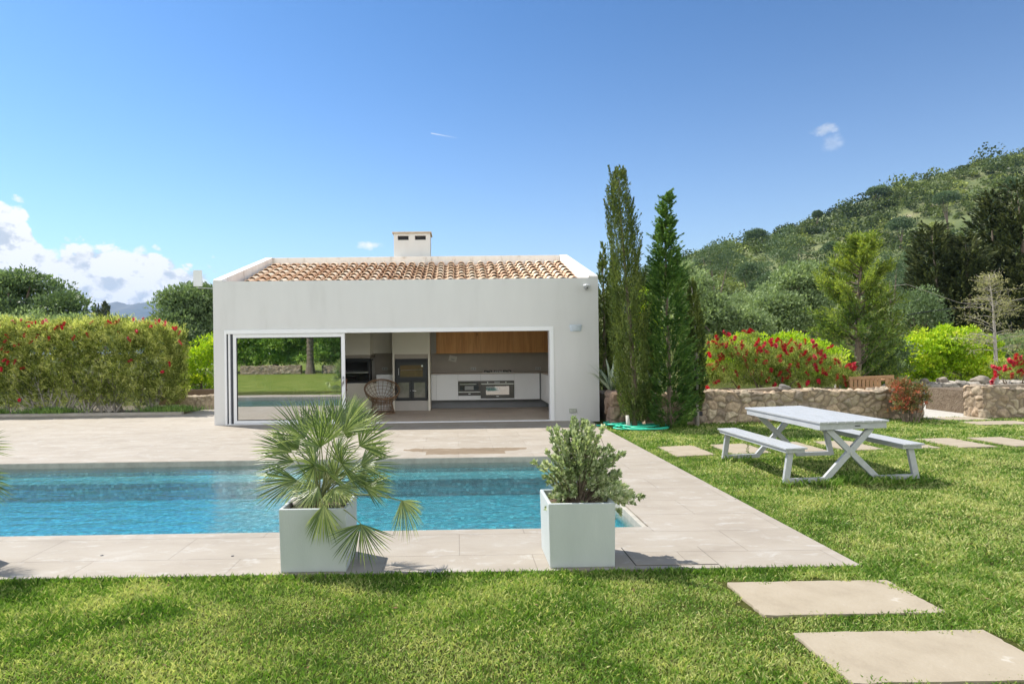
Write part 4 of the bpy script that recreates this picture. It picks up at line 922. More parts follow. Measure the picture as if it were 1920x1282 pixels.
# ---------------------------------------------------------------- garden hose
m_hose = surf('green_hose', (.03, .50, .33), (.05, .58, .40), scale=3, rough=.35)
hz = lambda px, py, z: gp(px, py, z)
mb = MB(); pts = []
loops = [(1190, 801, 52, 6), (1208, 804, 50, 5), (1215, 803, 42, 5.5), (1178, 799, 55, 4), (1200, 802, 40, 5)]
pts.append(hz(1118, 797, .02)); pts.append(hz(1140, 796, .02))
for li, (cx_, cy_, rx_, ry_) in enumerate(loops):
    for a in np.linspace(PI, -PI, 18, endpoint=False):
        z = .02+.012*li+(.10*max(0, math.sin(a))**2 if li in (0,) else .02*math.sin(a*2+li)**2)
        p = gp(cx_+rx_*math.cos(a), cy_-ry_*math.sin(a), 0.0); pts.append(np.array([p[0], p[1], z]))
pts = np.array(pts); 
# smooth
for _ in range(2): pts[1:-1] = .25*pts[:-2]+.5*pts[1:-1]+.25*pts[2:]
mb.tube(pts, .017, 7); tag(obj('garden_hose', mb, m_hose, smooth=True), 'tangled bright green garden hose lying on the grass by the house corner', 'hose')

# ---------------------------------------------------------------- stone walls
def stonemat(name, cols, mortar=(.24, .19, .14), sat=1.):
    m, t, out = nt(name); L = t.links
    b = N(t, 'BsdfPrincipled', Roughness=.92); b.inputs['Specular IOR Level'].default_value = .2
    a = N(t, 'Attribute', attribute_name='cell'); e = N(t, 'Attribute', attribute_name='edge'); tc = N(t, 'TexCoord')
    r = ramp(t, [(i/(len(cols)-1), c) for i, c in enumerate(cols)]); L.new(a.outputs['Fac'], r.inputs[0])
    nz = N(t, 'TexNoise', Scale=11., Detail=8., Roughness=.7); L.new(tc.outputs['Object'], nz.inputs[0]); rn = ramp(t, [(.3, (.55, .52, .5)), (.52, (1, 1, 1)), (.72, (1.4, 1.38, 1.3))]); L.new(nz.outputs[0], rn.inputs[0])
    mx = N(t, 'Mix', data_type='RGBA', blend_type='MULTIPLY'); mx.inputs[0].default_value = 1; L.new(r.outputs[0], mx.inputs[6]); L.new(rn.outputs[0], mx.inputs[7])
    re = ramp(t, [(.0, 0.), (.5, 1.)]); L.new(e.outputs['Fac'], re.inputs[0])
    m2 = N(t, 'Mix', data_type='RGBA'); L.new(re.outputs[0], m2.inputs[0]); m2.inputs[6].default_value = rgb(mortar); L.new(mx.outputs[2], m2.inputs[7]); L.new(m2.outputs[2], b.inputs['Base Color'])
    n2 = N(t, 'TexNoise', Scale=30., Detail=6., Roughness=.7); L.new(tc.outputs['Object'], n2.inputs[0]); bp = N(t, 'Bump', Distance=.015); L.new(n2.outputs[0], bp.inputs['Height']); L.new(bp.outputs[0], b.inputs['Normal'])
    L.new(b.outputs[0], out.inputs[0]); return m
m_stone = stonemat('rubble_stone', [(.30, .225, .15), (.40, .33, .24), (.50, .38, .265), (.27, .225, .175), (.56, .47, .34)])
def rubble_box(name, x0, x1, y0, y1, z0, z1, label, mat, cell=.22, depth=.042, step=.02, cat='stone wall', faces='ftlr', slant=0., seed=0, z1fn=None):
    q = np.random.default_rng(seed); lo = np.array([x0, y0, z0])-.2; hi = np.array([x1, y1, z1])+.2; n = np.ceil((hi-lo)/(cell*np.array([1.15, 1.15, .8]))).astype(int); cs = (hi-lo)/n
    G = np.stack(np.meshgrid(*[np.arange(k) for k in n], indexing='ij'), -1).reshape(-1, 3); S = lo+(G+q.uniform(.08, .92, G.shape))*cs; cv = q.random(len(S))
    wt = np.array([1, 1, 1.3]); Ss = S*wt
    root = None; ox, oy = (x0+x1)/2, (y0+y1)/2
    Vall, Fall, Ca, Ea = [], [], [], []; off = 0
    def face(o, u, v, nrm, lu, lv):
        nonlocal off
        nu = max(2, int(lu/step)+1); nv = max(2, int(lv/step)+1); A, B = np.meshgrid(np.linspace(0, lu, nu), np.linspace(0, lv, nv)); P = np.array(o)+A[..., None]*np.array(u)+B[..., None]*np.array(v); P = P.reshape(-1, 3)
        Pw = (P+.02*np.sin(P[:, [1, 2, 0]]*23+1.3))*wt; d1 = np.empty(len(P)); d2 = np.empty(len(P)); ci = np.empty(len(P), int)
        for s in range(0, len(P), 4000):
            D = ((Pw[s:s+4000, None]-Ss[None])**2).sum(-1); ix = np.argpartition(D, 1, 1)[:, :2]; dd = np.take_along_axis(D, ix, 1); sw_ = dd[:, 0] > dd[:, 1]; ix[sw_] = ix[sw_][:, ::-1]; dd.sort(1)
            d1[s:s+4000] = np.sqrt(dd[:, 0]); d2[s:s+4000] = np.sqrt(dd[:, 1]); ci[s:s+4000] = ix[:, 0]
        e = np.clip((d2-d1)/.055, 0, 1); e = e*e*(3-2*e)
        # keep the face edges where the next face meets them
        ed = np.minimum.reduce([A.ravel(), lu-A.ravel(), B.ravel(), lv-B.ravel()]); k = np.clip(ed/.03, 0, 1)
        dsp = (e*depth*(.6+.8*cv[ci])+.012*np.sin(P[:, 0]*31)*np.sin(P[:, 2]*27+P[:, 1]*19)*e)*k-depth*.5*k-.01*(1-k)
        P = P+np.array(nrm)*dsp[:, None]; P[:, 2] += (.02*np.sin(P[:, 0]*3.1+seed)+.014*np.sin(P[:, 0]*8.3))*np.clip((P[:, 2]-z1+.08)/.08, 0, 1)
        i = np.arange(nv-1)[:, None]*nu+np.arange(nu-1)[None]+off; Fall.append(np.stack([i, i+1, i+nu+1, i+nu], -1).reshape(-1, 4)); Vall.append(P-np.array([ox, oy, z0])); Ca.append(cv[ci]); Ea.append(e); off += len(P)
    if 'f' in faces: face((x0, y0, z0), (1, 0, 0), (0, 0, 1), (0, -1, 0), x1-x0, z1-z0)
    if 't' in faces: face((x0, y0, z1), (1, 0, 0), (0, 1, 0), (0, 0, 1), x1-x0, y1-y0)
    if 'l' in faces: face((x0, y1, z0), (0, -1, 0), (0, 0, 1), (-1, 0, 0), y1-y0, z1-z0)
    if 'r' in faces: face((x1, y0, z0), (0, 1, 0), (0, 0, 1), (1, 0, 0), y1-y0, z1-z0)
    if 'b' in faces: face((x1, y1, z0), (-1, 0, 0), (0, 0, 1), (0, 1, 0), x1-x0, z1-z0)
    V = np.concatenate(Vall); Fq = np.concatenate(Fall); me = bpy.data.meshes.new(name); me.vertices.add(len(V)); me.vertices.foreach_set('co', V.astype(np.float32).ravel()); me.loops.add(Fq.size); me.loops.foreach_set('vertex_index', Fq.astype(np.int32).ravel()); me.polygons.add(len(Fq)); me.polygons.foreach_set('loop_start', np.arange(0, Fq.size, 4, dtype=np.int32))
    for k, a in (('cell', np.concatenate(Ca)), ('edge', np.concatenate(Ea))): t_ = me.attributes.new(k, 'FLOAT', 'POINT'); t_.data.foreach_set('value', a.astype(np.float32))
    me.update(calc_edges=True); me.polygons.foreach_set('use_smooth', np.ones(len(Fq), bool)); me.materials.append(mat); o = bpy.data.objects.new(name, me); link(o, None, (ox, oy, z0)); return tag(o, label, cat)
rubble_box('stone_wall', 4.0, 10.0, 13.62, 14.12, 0, .72, 'long low rubble stone wall behind the picnic table with red flowers above it', m_stone, seed=3, faces='ftlrb')
rubble_box('stone_wall', 11.29, 16.5, 13.62, 14.17, .02, .75, 'low rubble stone wall right of the gap, cut by the right edge', m_stone, seed=5, faces='ftlb')
w2 = rubble_box('stone_wall', 3.36, 3.98, 13.95, 14.5, -.02, .72, 'short reddish stone wall end between the house corner and the leaning cypress', stonemat('reddish_rock', [(.26, .185, .14), (.33, .25, .19), (.30, .21, .15)], (.2, .15, .11)), cell=.5, seed=8, faces='ftlr')
mb = MB(); mb.box(-.05, .05, -.01, .03, -.045, .045); tag(obj('vent_box', mb, m_gap, None, (5.17, 13.60, .27)), 'small dark square box set low in the stone wall beside the slim cypress', 'wall box')
rubble_box('stone_wall', 12.4, 19.5, 20.3, 20.9, .02, .42, 'low dry stone wall of loose grey boulders at the back of the gravel', stonemat('grey_boulder_stone', [(.36, .33, .29), (.44, .40, .35), (.30, .28, .25)], (.10, .09, .07)), cell=.42, depth=.10, step=.045, seed=9)
for i, (x, y, z, r_) in enumerate([(13.6, 20.5, .5, .15), (14.35, 20.6, .5, .2), (15.1, 20.5, .5, .15), (15.75, 20.6, .5, .19), (16.9, 20.5, .5, .25), (13.15, 20.8, .48, .14)]):
    mb = MB(); mb.blob((0, 0, 0), (r_, r_*.7, r_*.62), 20+i, .2)
    tag(obj('boulder', mb, surf('loose_boulder_%d' % i if False else 'loose_boulder', (.32, .28, .23), (.22, .19, .16), scale=4, rough=.95, bump=.02, bscale=15), None, (x, y, z), smooth=True), ['pale boulder on the grey dry stone wall, beside the red shrub', 'rounded boulder second from the left on the grey dry stone wall', 'small dark boulder in the middle of the grey dry stone wall', 'upright pale boulder right of the middle of the grey dry stone wall', 'widest boulder, at the right end of the grey dry stone wall', 'small boulder behind the left end of the grey dry stone wall'][i], 'boulder', 'loose boulders on the rear dry stone wall')
# left rear walls
m_lw = surf('tan_wall_plaster', (.33, .235, .16), (.26, .18, .12), scale=4, rough=.95, bump=.01, bscale=20)
mb = MB(); mb.box(-9.6, -5.9, 20.6, 20.9, -.1, .52); tag(obj('garden_wall', mb, m_lw, bevel=.02), 'low tan wall behind the end of the clipped hedge, beside the house', 'wall')
rubble_box('stone_block', -8.35, -7.3, 19.3, 19.8, -.05, .38, 'pale rough stone block at the end of the clipped hedge', stonemat('pale_block', [(.44, .36, .26), (.50, .42, .31)], (.35, .28, .2)), cell=.8, seed=12, cat='stone block')

# driftwood log, plank and slatted bench
m_log = surf('weathered_log', (.24, .19, .14), (.36, .31, .25), scale=6, rough=.95, bump=.006, stretch=(1, 6, 6))
def T(px, py, Y): return at(px, py, Y)
mb = MB(); mb.tube([T(1375, 733, 13.85), T(1410, 731, 13.85), T(1445, 729, 13.85), T(1468, 727.5, 13.85)], [.02, .03, .038, .04], 8); tag(obj('driftwood_log', mb, m_log, smooth=True), 'weathered log lying along the top of the long stone wall', 'log')
mb = MB(); c = T(1471, 727, 13.8); mb.blob((0, 0, 0), (.13, .09, .075), 4, .2); tag(obj('boulder', mb, surf('dark_rock', (.16, .15, .14), (.24, .22, .2), scale=6, rough=.9, bump=.01), None, c, smooth=True), 'dark rock beside the log on top of the long stone wall', 'rock')
mb = MB(); a = T(1838, 726, 13.75); mb.beam((0, 0, 0), (3.4, .1, .03), .12, .10); tag(obj('plank', mb, m_log, None, a, bevel=.006), 'long grey timber plank lying on top of the right stone wall', 'plank')
m_bw = surf('pale_brown_timber', (.42, .25, .12), (.34, .19, .09), scale=5, rough=.7, stretch=(1, 1, 5))
YB = 14.75; bl = T(1592, 731, YB); br_ = T(1676, 729, YB); tl_ = T(1593, 709, YB); tr_ = T(1676, 706, YB)
wb = thing('wooden_bench', 'pale brown slatted wooden bench seen from behind above the stone wall', 'bench', (bl[0], YB, .55)); bw_ = br_[0]-bl[0]; zb1 = tl_[2]-.55; zb2 = tr_[2]-.55
mb = MB(); mb.beam((0, 0, zb1), (bw_, 0, zb2), .04, .07, up=(0, 0, 1)); obj('top_rail', mb, m_bw, wb, bevel=.005)
mb = MB(); mb.beam((0, 0, .14), (bw_, 0, .16), .04, .06); obj('lower_rail', mb, m_bw, wb, bevel=.005)
mb = MB(); ns = 11
for k in range(ns):
    x = .06+(bw_-.12)*k/(ns-1)
    if k == 8: continue
    zz = zb1+(zb2-zb1)*x/bw_-.035; mb.beam((x, .0, .165), (x+.0, 0, zz), .07, .018, up=(0, 1, 0))
obj('back_slats', mb, m_bw, wb)
for x in (.03, bw_-.03):
    mb = MB(); mb.beam((x, 0, -.02), (x, 0, (zb1 if x < .1 else zb2)-.03), .06, .05); obj('leg', mb, m_bw, wb, bevel=.004)
    mb = MB(); mb.beam((x, .5, -.02), (x, .5, .33), .05, .05); obj('leg', mb, m_bw, wb, bevel=.004)
mb = MB(); mb.box(0.0, bw_, .04, .52, .30, .335); obj('seat', mb, m_bw, wb, bevel=.005)
# bolt heads at the crossings of the table legs
for y in (-.87, .87):
    mb = MB(); yy = y-.030 if y < 0 else y+.030
    mb.tube([(0, yy+.004*(1 if y < 0 else -1), .335), (0, yy, .335)], .009, 10); obj('bolt', mb, m_steel, pt)
# a few tall weeds and dry leaves on the lawn
m_weed = leafmat('weed_leaf', (.05, .08, .02), (.12, .16, .04), (.25, .26, .1), trans=.25)
for (px, py, h_, lb) in [(1466, 880, .36, 'tall thin weed in front of the left bench of the picnic table'), (1402, 858, .22, 'dark spindly weed at the far foot of the left bench')]:
    b0 = gp(px, py, .03); o = thing('weed', lb, 'weed', b0); k = 90; u = rng.random(k); P = np.stack([.012*np.sin(u*9), .01*np.cos(u*7), u*h_], -1); D = runit(k)+np.array([0, 0, .7]); V = leafquads(P, D, rng.uniform(.015, .04, k), .010*np.ones(k)); npmesh('foliage', V, k, 4, m_weed, rng.random(k), parent=o); mb = MB(); mb.tube([(0, 0, -.02), (.01, .0, h_*.5), (0, 0, h_)], [.004, .003, .0015], 5); obj('stem', mb, m_pet, o)
m_dry = surf('dry_leaf', (.18, .115, .06), (.26, .18, .10), scale=20, rough=1., spec=.05)
k = 150; X_ = rng.uniform(-5, 10, k); Y_ = rng.uniform(2.8, 13, k); kk = ~in_excl(X_, Y_); X_, Y_ = X_[kk], Y_[kk]; k = len(X_); P = np.stack([X_, Y_, zt(X_, Y_)+.035], -1); D = runit(k)*np.array([1, 1, .3]); V = leafquads(P, D, rng.uniform(.02, .045, k), rng.uniform(.008, .02, k), flat=np.array([[0, 0, 1.]])*np.ones((k, 1))); tag(npmesh('fallen_leaves', V, k, 4, m_dry, rng.random(k)), 'scattered small dry brown leaves lying in the lawn', 'fallen leaves', kind='stuff')
# ---------------------------------------------------------------- foliage builders
m_bark = surf('bark', (.14, .105, .075), (.22, .175, .13), scale=14, rough=.95, bump=.01, stretch=(1, 1, .3))
m_barkg = surf('grey_bark', (.30, .27, .23), (.4, .37, .33), scale=14, rough=.95)
def clumps(C, R, nper, leaf, up=.35, outw=.6, asp=.5, sq=.8):
    """leaves round clump centres C (n,3) radius R (n,)"""
    n = len(C); k = nper; U = runit(n*k); U[:, 2] = np.where(U[:, 2] < -.3, -U[:, 2], U[:, 2])
    rr = rng.uniform(.35, 1., n*k)**.6
    P = np.repeat(C, k, 0)+U*(np.repeat(R, k)*rr)[:, None]*np.array([1, 1, sq])
    D = U*outw+runit(n*k)*.7+np.array([0, 0, up]); L_ = leaf*rng.uniform(.6, 1.3, n*k)
    return P, D, L_, L_*asp, np.clip(.5+.3*rng.normal(size=n*k)*.5+np.repeat(rng.normal(size=n)*.16, k), 0, 1)
def merge(parts): return [np.concatenate(a) for a in zip(*parts)]
def foliage(parts, mat, parent, name='foliage'):
    P, D, L_, W_, r = merge(parts); V = leafquads(P, D, L_, W_)
    return npmesh(name, V, len(P), 4, mat, r, parent=parent)
def ell_clumps(ells, n, rc, lo=.55):
    w_ = np.array([e[3]*e[4]*e[5] for e in ells])**.67; w_ = w_/w_.sum(); C = []
    for e, q in zip(ells, w_):
        k = max(2, int(n*q)); U = runit(k); U[:, 2] = np.where(U[:, 2] < -.55, -U[:, 2], U[:, 2]); rr = rng.uniform(lo, 1., k)[:, None]
        C.append(np.array(e[:3])+U*rr*np.array(e[3:6]))
    C = np.concatenate(C); return C, rc*rng.uniform(.6, 1.35, len(C))
def trunk(root, h, r, ells, mat=None, lean=(0, 0), name='trunk', nl=6):
    mb = MB(); top = np.array([lean[0], lean[1], h]); mb.tube([(0, 0, -.15), top*.35+np.array([.03, 0, 0]), top*.7, top], [r*1.25, r, r*.8, r*.5], 9)
    for i in range(nl):
        e = ells[i % len(ells)]; tgt = np.array(e[:3])+runit(1)[0]*np.array(e[3:6])*.65; st = top*rng.uniform(.45, .98); mid = (st+tgt)/2+np.array([0, 0, .08*h]); tt = np.linspace(0, 1, 6)[:, None]
        mb.tube((1-tt)**2*st+2*tt*(1-tt)*mid+tt*tt*tgt, np.linspace(r*.5, r*.12, 6), 6)
    return obj(name, mb, mat or m_bark, root, smooth=True)
def pxell(pe, base, Y0):
    """(px,py,rx,ry,dY[,depth]) in picture units at distance Y0+dY -> ellipsoid local to base"""
    out = []
    for q in pe:
        px, py, rx, ry, dY = q[:5]; Y = Y0+dY; c = at(px, py, Y); s = 1200./Y; out.append((c[0]-base[0], c[1]-base[1], c[2]-base[2], rx/s, (q[5] if len(q) > 5 else (rx+ry)/2/s), ry/s))
    return out
def tree(name, label, cat, pxb, Y0, pe, mat, n=130, nper=90, rc=.5, leaf=.16, group=None, r=.14, asp=.45, bark=None, zb=None, up=.35, outw=.6, th=.55, leafname='crown', nl=6):
    X = float(at(pxb, 650, Y0)[0]); z = float(zt(X, Y0)) if zb is None else zb; base = np.array([X, Y0, z]); root = thing(name, label, cat, base, 0, group); E_ = pxell(pe, base, Y0)
    C, Rr = ell_clumps(E_, n, rc); C[:, 2] = np.maximum(C[:, 2], .12); foliage([clumps(C, Rr, nper, leaf, up, outw, asp)], mat, root, leafname)
    hmax = max(e[2]+e[5] for e in E_); trunk(root, hmax*th, r, E_, bark, (E_[0][0]*.3, E_[0][1]*.3), 'trunk' if hmax > 2.2 else 'stem', nl); return root

m_olive = leafmat('grey_green_leaf', (.035, .055, .025), (.085, .125, .055), (.20, .25, .13), trans=.22, scale=.35)
m_oak = leafmat('holm_oak_leaf', (.026, .048, .022), (.07, .105, .045), (.18, .24, .11), trans=.2, scale=.35)
m_silver = leafmat('silver_olive_leaf', (.06, .085, .04), (.13, .175, .08), (.27, .32, .17), trans=.25, scale=.35)
m_yel = leafmat('yellow_green_leaf', (.07, .13, .010), (.22, .33, .018), (.50, .55, .05), trans=.35, scale=.9, tcol=(1.15, 1.15, .4))
m_cyp = leafmat('cypress_leaf', (.022, .036, .010), (.062, .088, .020), (.16, .185, .05), trans=.14, scale=1.5)
m_lush = leafmat('lush_conifer_leaf', (.022, .052, .012), (.06, .12, .028), (.19, .27, .07), trans=.2, scale=1.2)
m_dark = leafmat('dark_cypress_leaf', (.012, .018, .008), (.040, .052, .02), (.13, .14, .06), trans=.1, scale=.5)
m_pine = leafmat('pine_leaf', (.024, .045, .022), (.055, .085, .04), (.10, .14, .065), trans=.12, scale=.3)
m_grev = leafmat('feathery_leaf', (.022, .045, .012), (.075, .12, .025), (.24, .28, .05), trans=.32, scale=.55, tcol=(1.2, 1.2, .45))
m_bott = leafmat('bottlebrush_leaf', (.022, .034, .008), (.125, .155, .030), (.43, .43, .17), trans=.34, scale=1.6)
m_bott2 = leafmat('bottlebrush_light_leaf', (.03, .05, .010), (.125, .17, .03), (.36, .38, .13), trans=.3, scale=2.2)
m_red = leafmat('red_flower_bristle', (.17, .004, .012), (.37, .013, .032), (.50, .07, .09), trans=.2, scale=3., tcol=(1.1, .4, .4))
m_phot = leafmat('red_and_green_leaf', (.04, .08, .02), (.15, .15, .06), (.40, .06, .055), trans=.25, scale=5., tcol=(1.1, .7, .5))

# ------- cypresses and conifers as columns with measured outlines
def column(name, label, prof, Y, mat, n, leaf, tl_=.30, per=22, spread=.25, group=None, bark=None, bpx=None, asp=.32, rtr=.07, zb=None, out=.25, spikes=0):
    prof = sorted(prof); py = np.array([p[0] for p in prof], float); cx_ = np.array([p[1] for p in prof], float); hw = np.array([p[2] for p in prof], float); s = 1200./Y
    bx = bpx or prof[-1][1]; X = float(at(bx, 700, Y)[0]); z0 = float(zt(X, Y)) if zb is None else zb; base = np.array([X, Y, z0]); root = thing(name, label, 'cypress' if 'cypress' in name else 'conifer', base, 0, group)
    wts = np.interp(np.linspace(py[0], py[-1], 400), py, hw)+2; cdf = np.cumsum(wts)/wts.sum(); yy = np.interp(rng.random(n), cdf, np.linspace(py[0], py[-1], 400))
    cxs = np.interp(yy, py, cx_); h_ = np.interp(yy, py, hw)*1.1/s; th = rng.uniform(0, 2*PI, n); rad = h_*np.sqrt(rng.uniform(.25, 1., n))*(1+.13*np.sin(th*5+yy*.05)+.08*np.sin(yy*.11+th*2)); A0 = np.array([at(a, b_, Y) for a, b_ in zip(cxs, yy)])-base
    C = A0+np.stack([np.cos(th)*rad, np.sin(th)*rad, 0*rad], -1); U = np.stack([np.cos(th), np.sin(th), 0*th], -1)
    tufts = np.repeat(C, per, 0); Ur = np.repeat(U, per, 0); u = rng.random(n*per); ln = tl_*rng.uniform(.6, 1.3, n); axis = unit(np.repeat(U*out+np.array([0, 0, 1.])+.18*rng.normal(size=(n, 3)), per, 0))
    ln = ln*np.clip(h_/.30, .35, 1.); P = tufts+axis*(u*np.repeat(ln, per)-.5*np.repeat(ln, per))[:, None]+runit(n*per)*(.035*(1.1-u))[:, None]*tl_/.3
    D = axis*1.2+Ur*spread+runit(n*per)*.55; L_ = leaf*rng.uniform(.6, 1.3, n*per)
    parts = [(P, D, L_, L_*asp, np.clip(.42+.13*rng.normal(size=n*per)+np.repeat(.16*rng.normal(size=n), per), 0, 1))]
    for k in range(spikes):  # side sprays standing out of the outline near the top
        y_ = rng.uniform(py[0], py[0]+(py[-1]-py[0])*.42); c0 = at(np.interp(y_, py, cx_), y_, Y)-base; a = rng.uniform(0, 2*PI); hl = (np.interp(y_, py, hw)+11)/s*rng.uniform(.7, 1.15); d = np.array([math.cos(a), math.sin(a), .45]); m_ = 46; uu = rng.random(m_)
        P = c0+d*(uu*hl)[:, None]+np.array([0, 0, .18])*(uu**2*hl)[:, None]; D = unit(d)+runit(m_)*.6; L_ = leaf*(1.25-.5*uu); parts.append((P, np.broadcast_to(D, P.shape), L_, L_*asp*.8, rng.uniform(.2, .7, m_)))
    foliage(parts, mat, root)
    mb = MB(); k = 9; ys_ = np.linspace(py[0]+10, py[-1], k)[::-1]; pts = [(0, 0, -.1)]+[(at(np.interp(q, py, cx_), q, Y)-base) for q in ys_[1:]]
    mb.tube(pts, np.linspace(rtr, .008, len(pts)), 8); obj('trunk', mb, bark or m_bark, root, smooth=True); return root
YCY = 13.4
m_whitebark = surf('whitewashed_bark', (.58, .57, .53), (.42, .40, .36), scale=8, rough=.9)
c1 = column('cypress', 'tallest cypress, olive green and leaning left, between the house corner and the lush conifer', [(318, 1160, 5), (340, 1160, 14), (400, 1163, 22), (460, 1169, 25), (520, 1174, 26), (600, 1180, 30), (680, 1187, 33), (740, 1191, 30), (775, 1194, 20), (785, 1192, 10)], YCY, m_cyp, 1500, .055, tl_=.36, per=26, bpx=1188, bark=m_bark, rtr=.06)
s_ = 1200/YCY; mb = MB(); mb.tube([(-.14, -.10, -.03), (-.17, -.1, .30)], [.05, .035], 10); obj('whitewashed_stem', mb, m_whitebark, c1, smooth=True)
for (xa, ya, xb, yb) in [(1148, 345, 1141, 312), (1166, 335, 1168, 313), (1140, 400, 1133, 375), (1156, 350, 1153, 320), (1172, 345, 1173, 322), (1182, 400, 1188, 372), (1143, 430, 1137, 400)]:
    a = at(xa, ya, YCY)-np.array(c1.location); b_ = at(xb, yb, YCY)-np.array(c1.location); m_ = 150; u = rng.random(m_)[:, None]; P = a*(1-u)+b_*u+rng.normal(size=(m_, 3))*.02*(1.2-u); D = unit(b_-a)+runit(m_)*.6; V = leafquads(P, D, .05*np.ones(m_), .014*np.ones(m_)); npmesh('top_spray', V, m_, 4, m_cyp, rng.uniform(.2, .7, m_), parent=c1)
column('conifer', 'lush bright green conifer with a ragged pointed top, right of the leaning cypress', [(362, 1250, 1), (385, 1250, 5), (410, 1249, 9), (435, 1248, 12), (462, 1247, 20), (480, 1248, 22), (510, 1249, 25), (560, 1250, 29), (620, 1252, 36), (680, 1254, 41), (740, 1255, 43), (780, 1255, 40), (797, 1255, 28)], YCY, m_lush, 1450, .075, tl_=.26, per=22, spread=.8, out=1.1, spikes=90, asp=.36, rtr=.05)
column('conifer', 'slim yellowish conifer on a bare grey trunk, right of the lush conifer', [(528, 1296, 3), (560, 1299, 8), (610, 1303, 13), (660, 1305, 15), (710, 1306, 15), (745, 1306, 12), (768, 1306, 6)], YCY+.1, m_cyp, 520, .06, tl_=.26, per=22, bark=m_barkg, rtr=.05, spikes=10)
mb = MB(); X_ = float(at(1303, 790, YCY+.1)[0])
column('cypress', 'slim dark cypress tight against the house wall, taller of the rear two', [(458, 1131, 2), (490, 1130, 6), (540, 1131, 11), (600, 1133, 14), (680, 1134, 15), (735, 1135, 14)], 17.6, m_dark if False else m_cyp, 520, .075, tl_=.34, per=20, zb=.0, group=None)
column('cypress', 'slim dark cypress behind the tall leaning one, shorter of the rear two', [(480, 1150, 2), (510, 1149, 7), (560, 1149, 10), (640, 1149, 12), (735, 1149, 12)], 17.9, m_cyp, 420, .075, tl_=.34, per=20, zb=.0)

# ------- clipped bottlebrush hedge and flowering bushes
flw = MB(); q_ = np.random.default_rng(3)
fv = []
for i in range(90):
    a = q_.uniform(0, 2*PI); z_ = q_.uniform(-.05, .05); d = np.array([math.cos(a), math.sin(a), q_.uniform(-.1, .55)]); c = np.array([0, 0, z_]); t1 = np.array([-math.sin(a), math.cos(a), 0])*.006; l_ = .032*(1-.3*abs(z_)/.05)
    fv += [c-t1, c+t1, c+d*l_+t1*.7, c+d*l_-t1*.7]
fmesh_o = npmesh('flower', np.array(fv), 90, 4, m_red, q_.random(90)); fmesh = fmesh_o.data; bpy.data.objects.remove(fmesh_o)
def flower(root, p, sc_=1., tilt=.6):
    o = bpy.data.objects.new('flower', fmesh); link(o, root, p); o.rotation_euler = (random.gauss(0, tilt), random.gauss(0, tilt), random.uniform(0, 6)); o.scale = (sc_, sc_, sc_*random.uniform(.9, 1.3)); return o
HX = (-16.5, -8.0); HYf, HYb = 17.95, 19.35
hroot = thing('bottlebrush_hedge', 'long clipped bottlebrush hedge with red flowers along its top, left of the house', 'hedge', (-12., 18.6, 0)); hb_ = np.array([-12., 18.6, 0.])
n = 5200; x = rng.uniform(*HX, n); f = rng.random(n); top = 2.50+.07*np.sin(x*2.3)+.05*np.sin(x*5.1+1)+.05*np.sin(x*13+2)+.07*rng.normal(size=n)-.55*np.clip((x+9.)/1.0, 0, 1)**2.2
zz = np.where(f < .64, .25+2.25*rng.random(n)**.85, top); yv = np.where(f < .64, HYf+.10*np.sin(zz*2+x)+rng.uniform(0, .22, n)+.12*np.clip(1-zz/.8, 0, 1), rng.uniform(HYf+.05, HYb, n))
en = f > .9; x = np.where(en, HX[1]-.12*rng.random(n)-.10*((zz-1.4)/1.2)**2, x); zz = np.where(en, .3+2.1*rng.random(n), zz); yv = np.where(en, rng.uniform(HYf+.1, HYb, n), yv); zz = np.minimum(zz, top)
keep = rng.random(n) < np.clip(.45+(zz-.2)/.7, .25, 1); C = np.stack([x, yv, zz], -1)[keep]-hb_; nC = len(C)
inner = np.stack([rng.uniform(HX[0], HX[1]-.2, 900), rng.uniform(HYf+.35, HYb-.2, 900), .6+1.7*rng.random(900)], -1)-hb_
def hclump(C, per, leaf, outv, asp=.14):
    k = len(C); ax = unit(np.array(outv)+.45*rng.normal(size=(k, 3))); u = rng.random(k*per); A = np.repeat(ax, per, 0); P = np.repeat(C, per, 0)+A*(u*.20-.06)[:, None]+rng.normal(size=(k*per, 3))*.022
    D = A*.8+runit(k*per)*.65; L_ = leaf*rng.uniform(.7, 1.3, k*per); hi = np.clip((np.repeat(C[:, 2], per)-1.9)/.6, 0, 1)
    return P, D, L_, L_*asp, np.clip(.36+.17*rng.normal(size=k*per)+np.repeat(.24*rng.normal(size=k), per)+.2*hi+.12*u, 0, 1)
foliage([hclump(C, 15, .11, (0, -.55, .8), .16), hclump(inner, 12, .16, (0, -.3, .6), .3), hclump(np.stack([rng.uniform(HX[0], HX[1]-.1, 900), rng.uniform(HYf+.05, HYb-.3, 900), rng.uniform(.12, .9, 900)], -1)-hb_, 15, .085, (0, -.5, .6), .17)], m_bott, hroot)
mb = MB()
for i in range(46):
    x_ = rng.uniform(HX[0], HX[1]-.25); y_ = rng.uniform(HYf+.12, HYf+.6)
    for k in range(4):
        tx, tz = x_+rng.normal()*.45, rng.uniform(.5, 1.4); mb.tube([(x_+12, y_-18.6, .0), ((x_+tx)/2+12, y_-18.62, tz*.45), (tx+12, y_-18.6+rng.normal()*.1, tz)], [.022, .015, .006], 5)
obj('stem', mb, m_barkg, hroot)
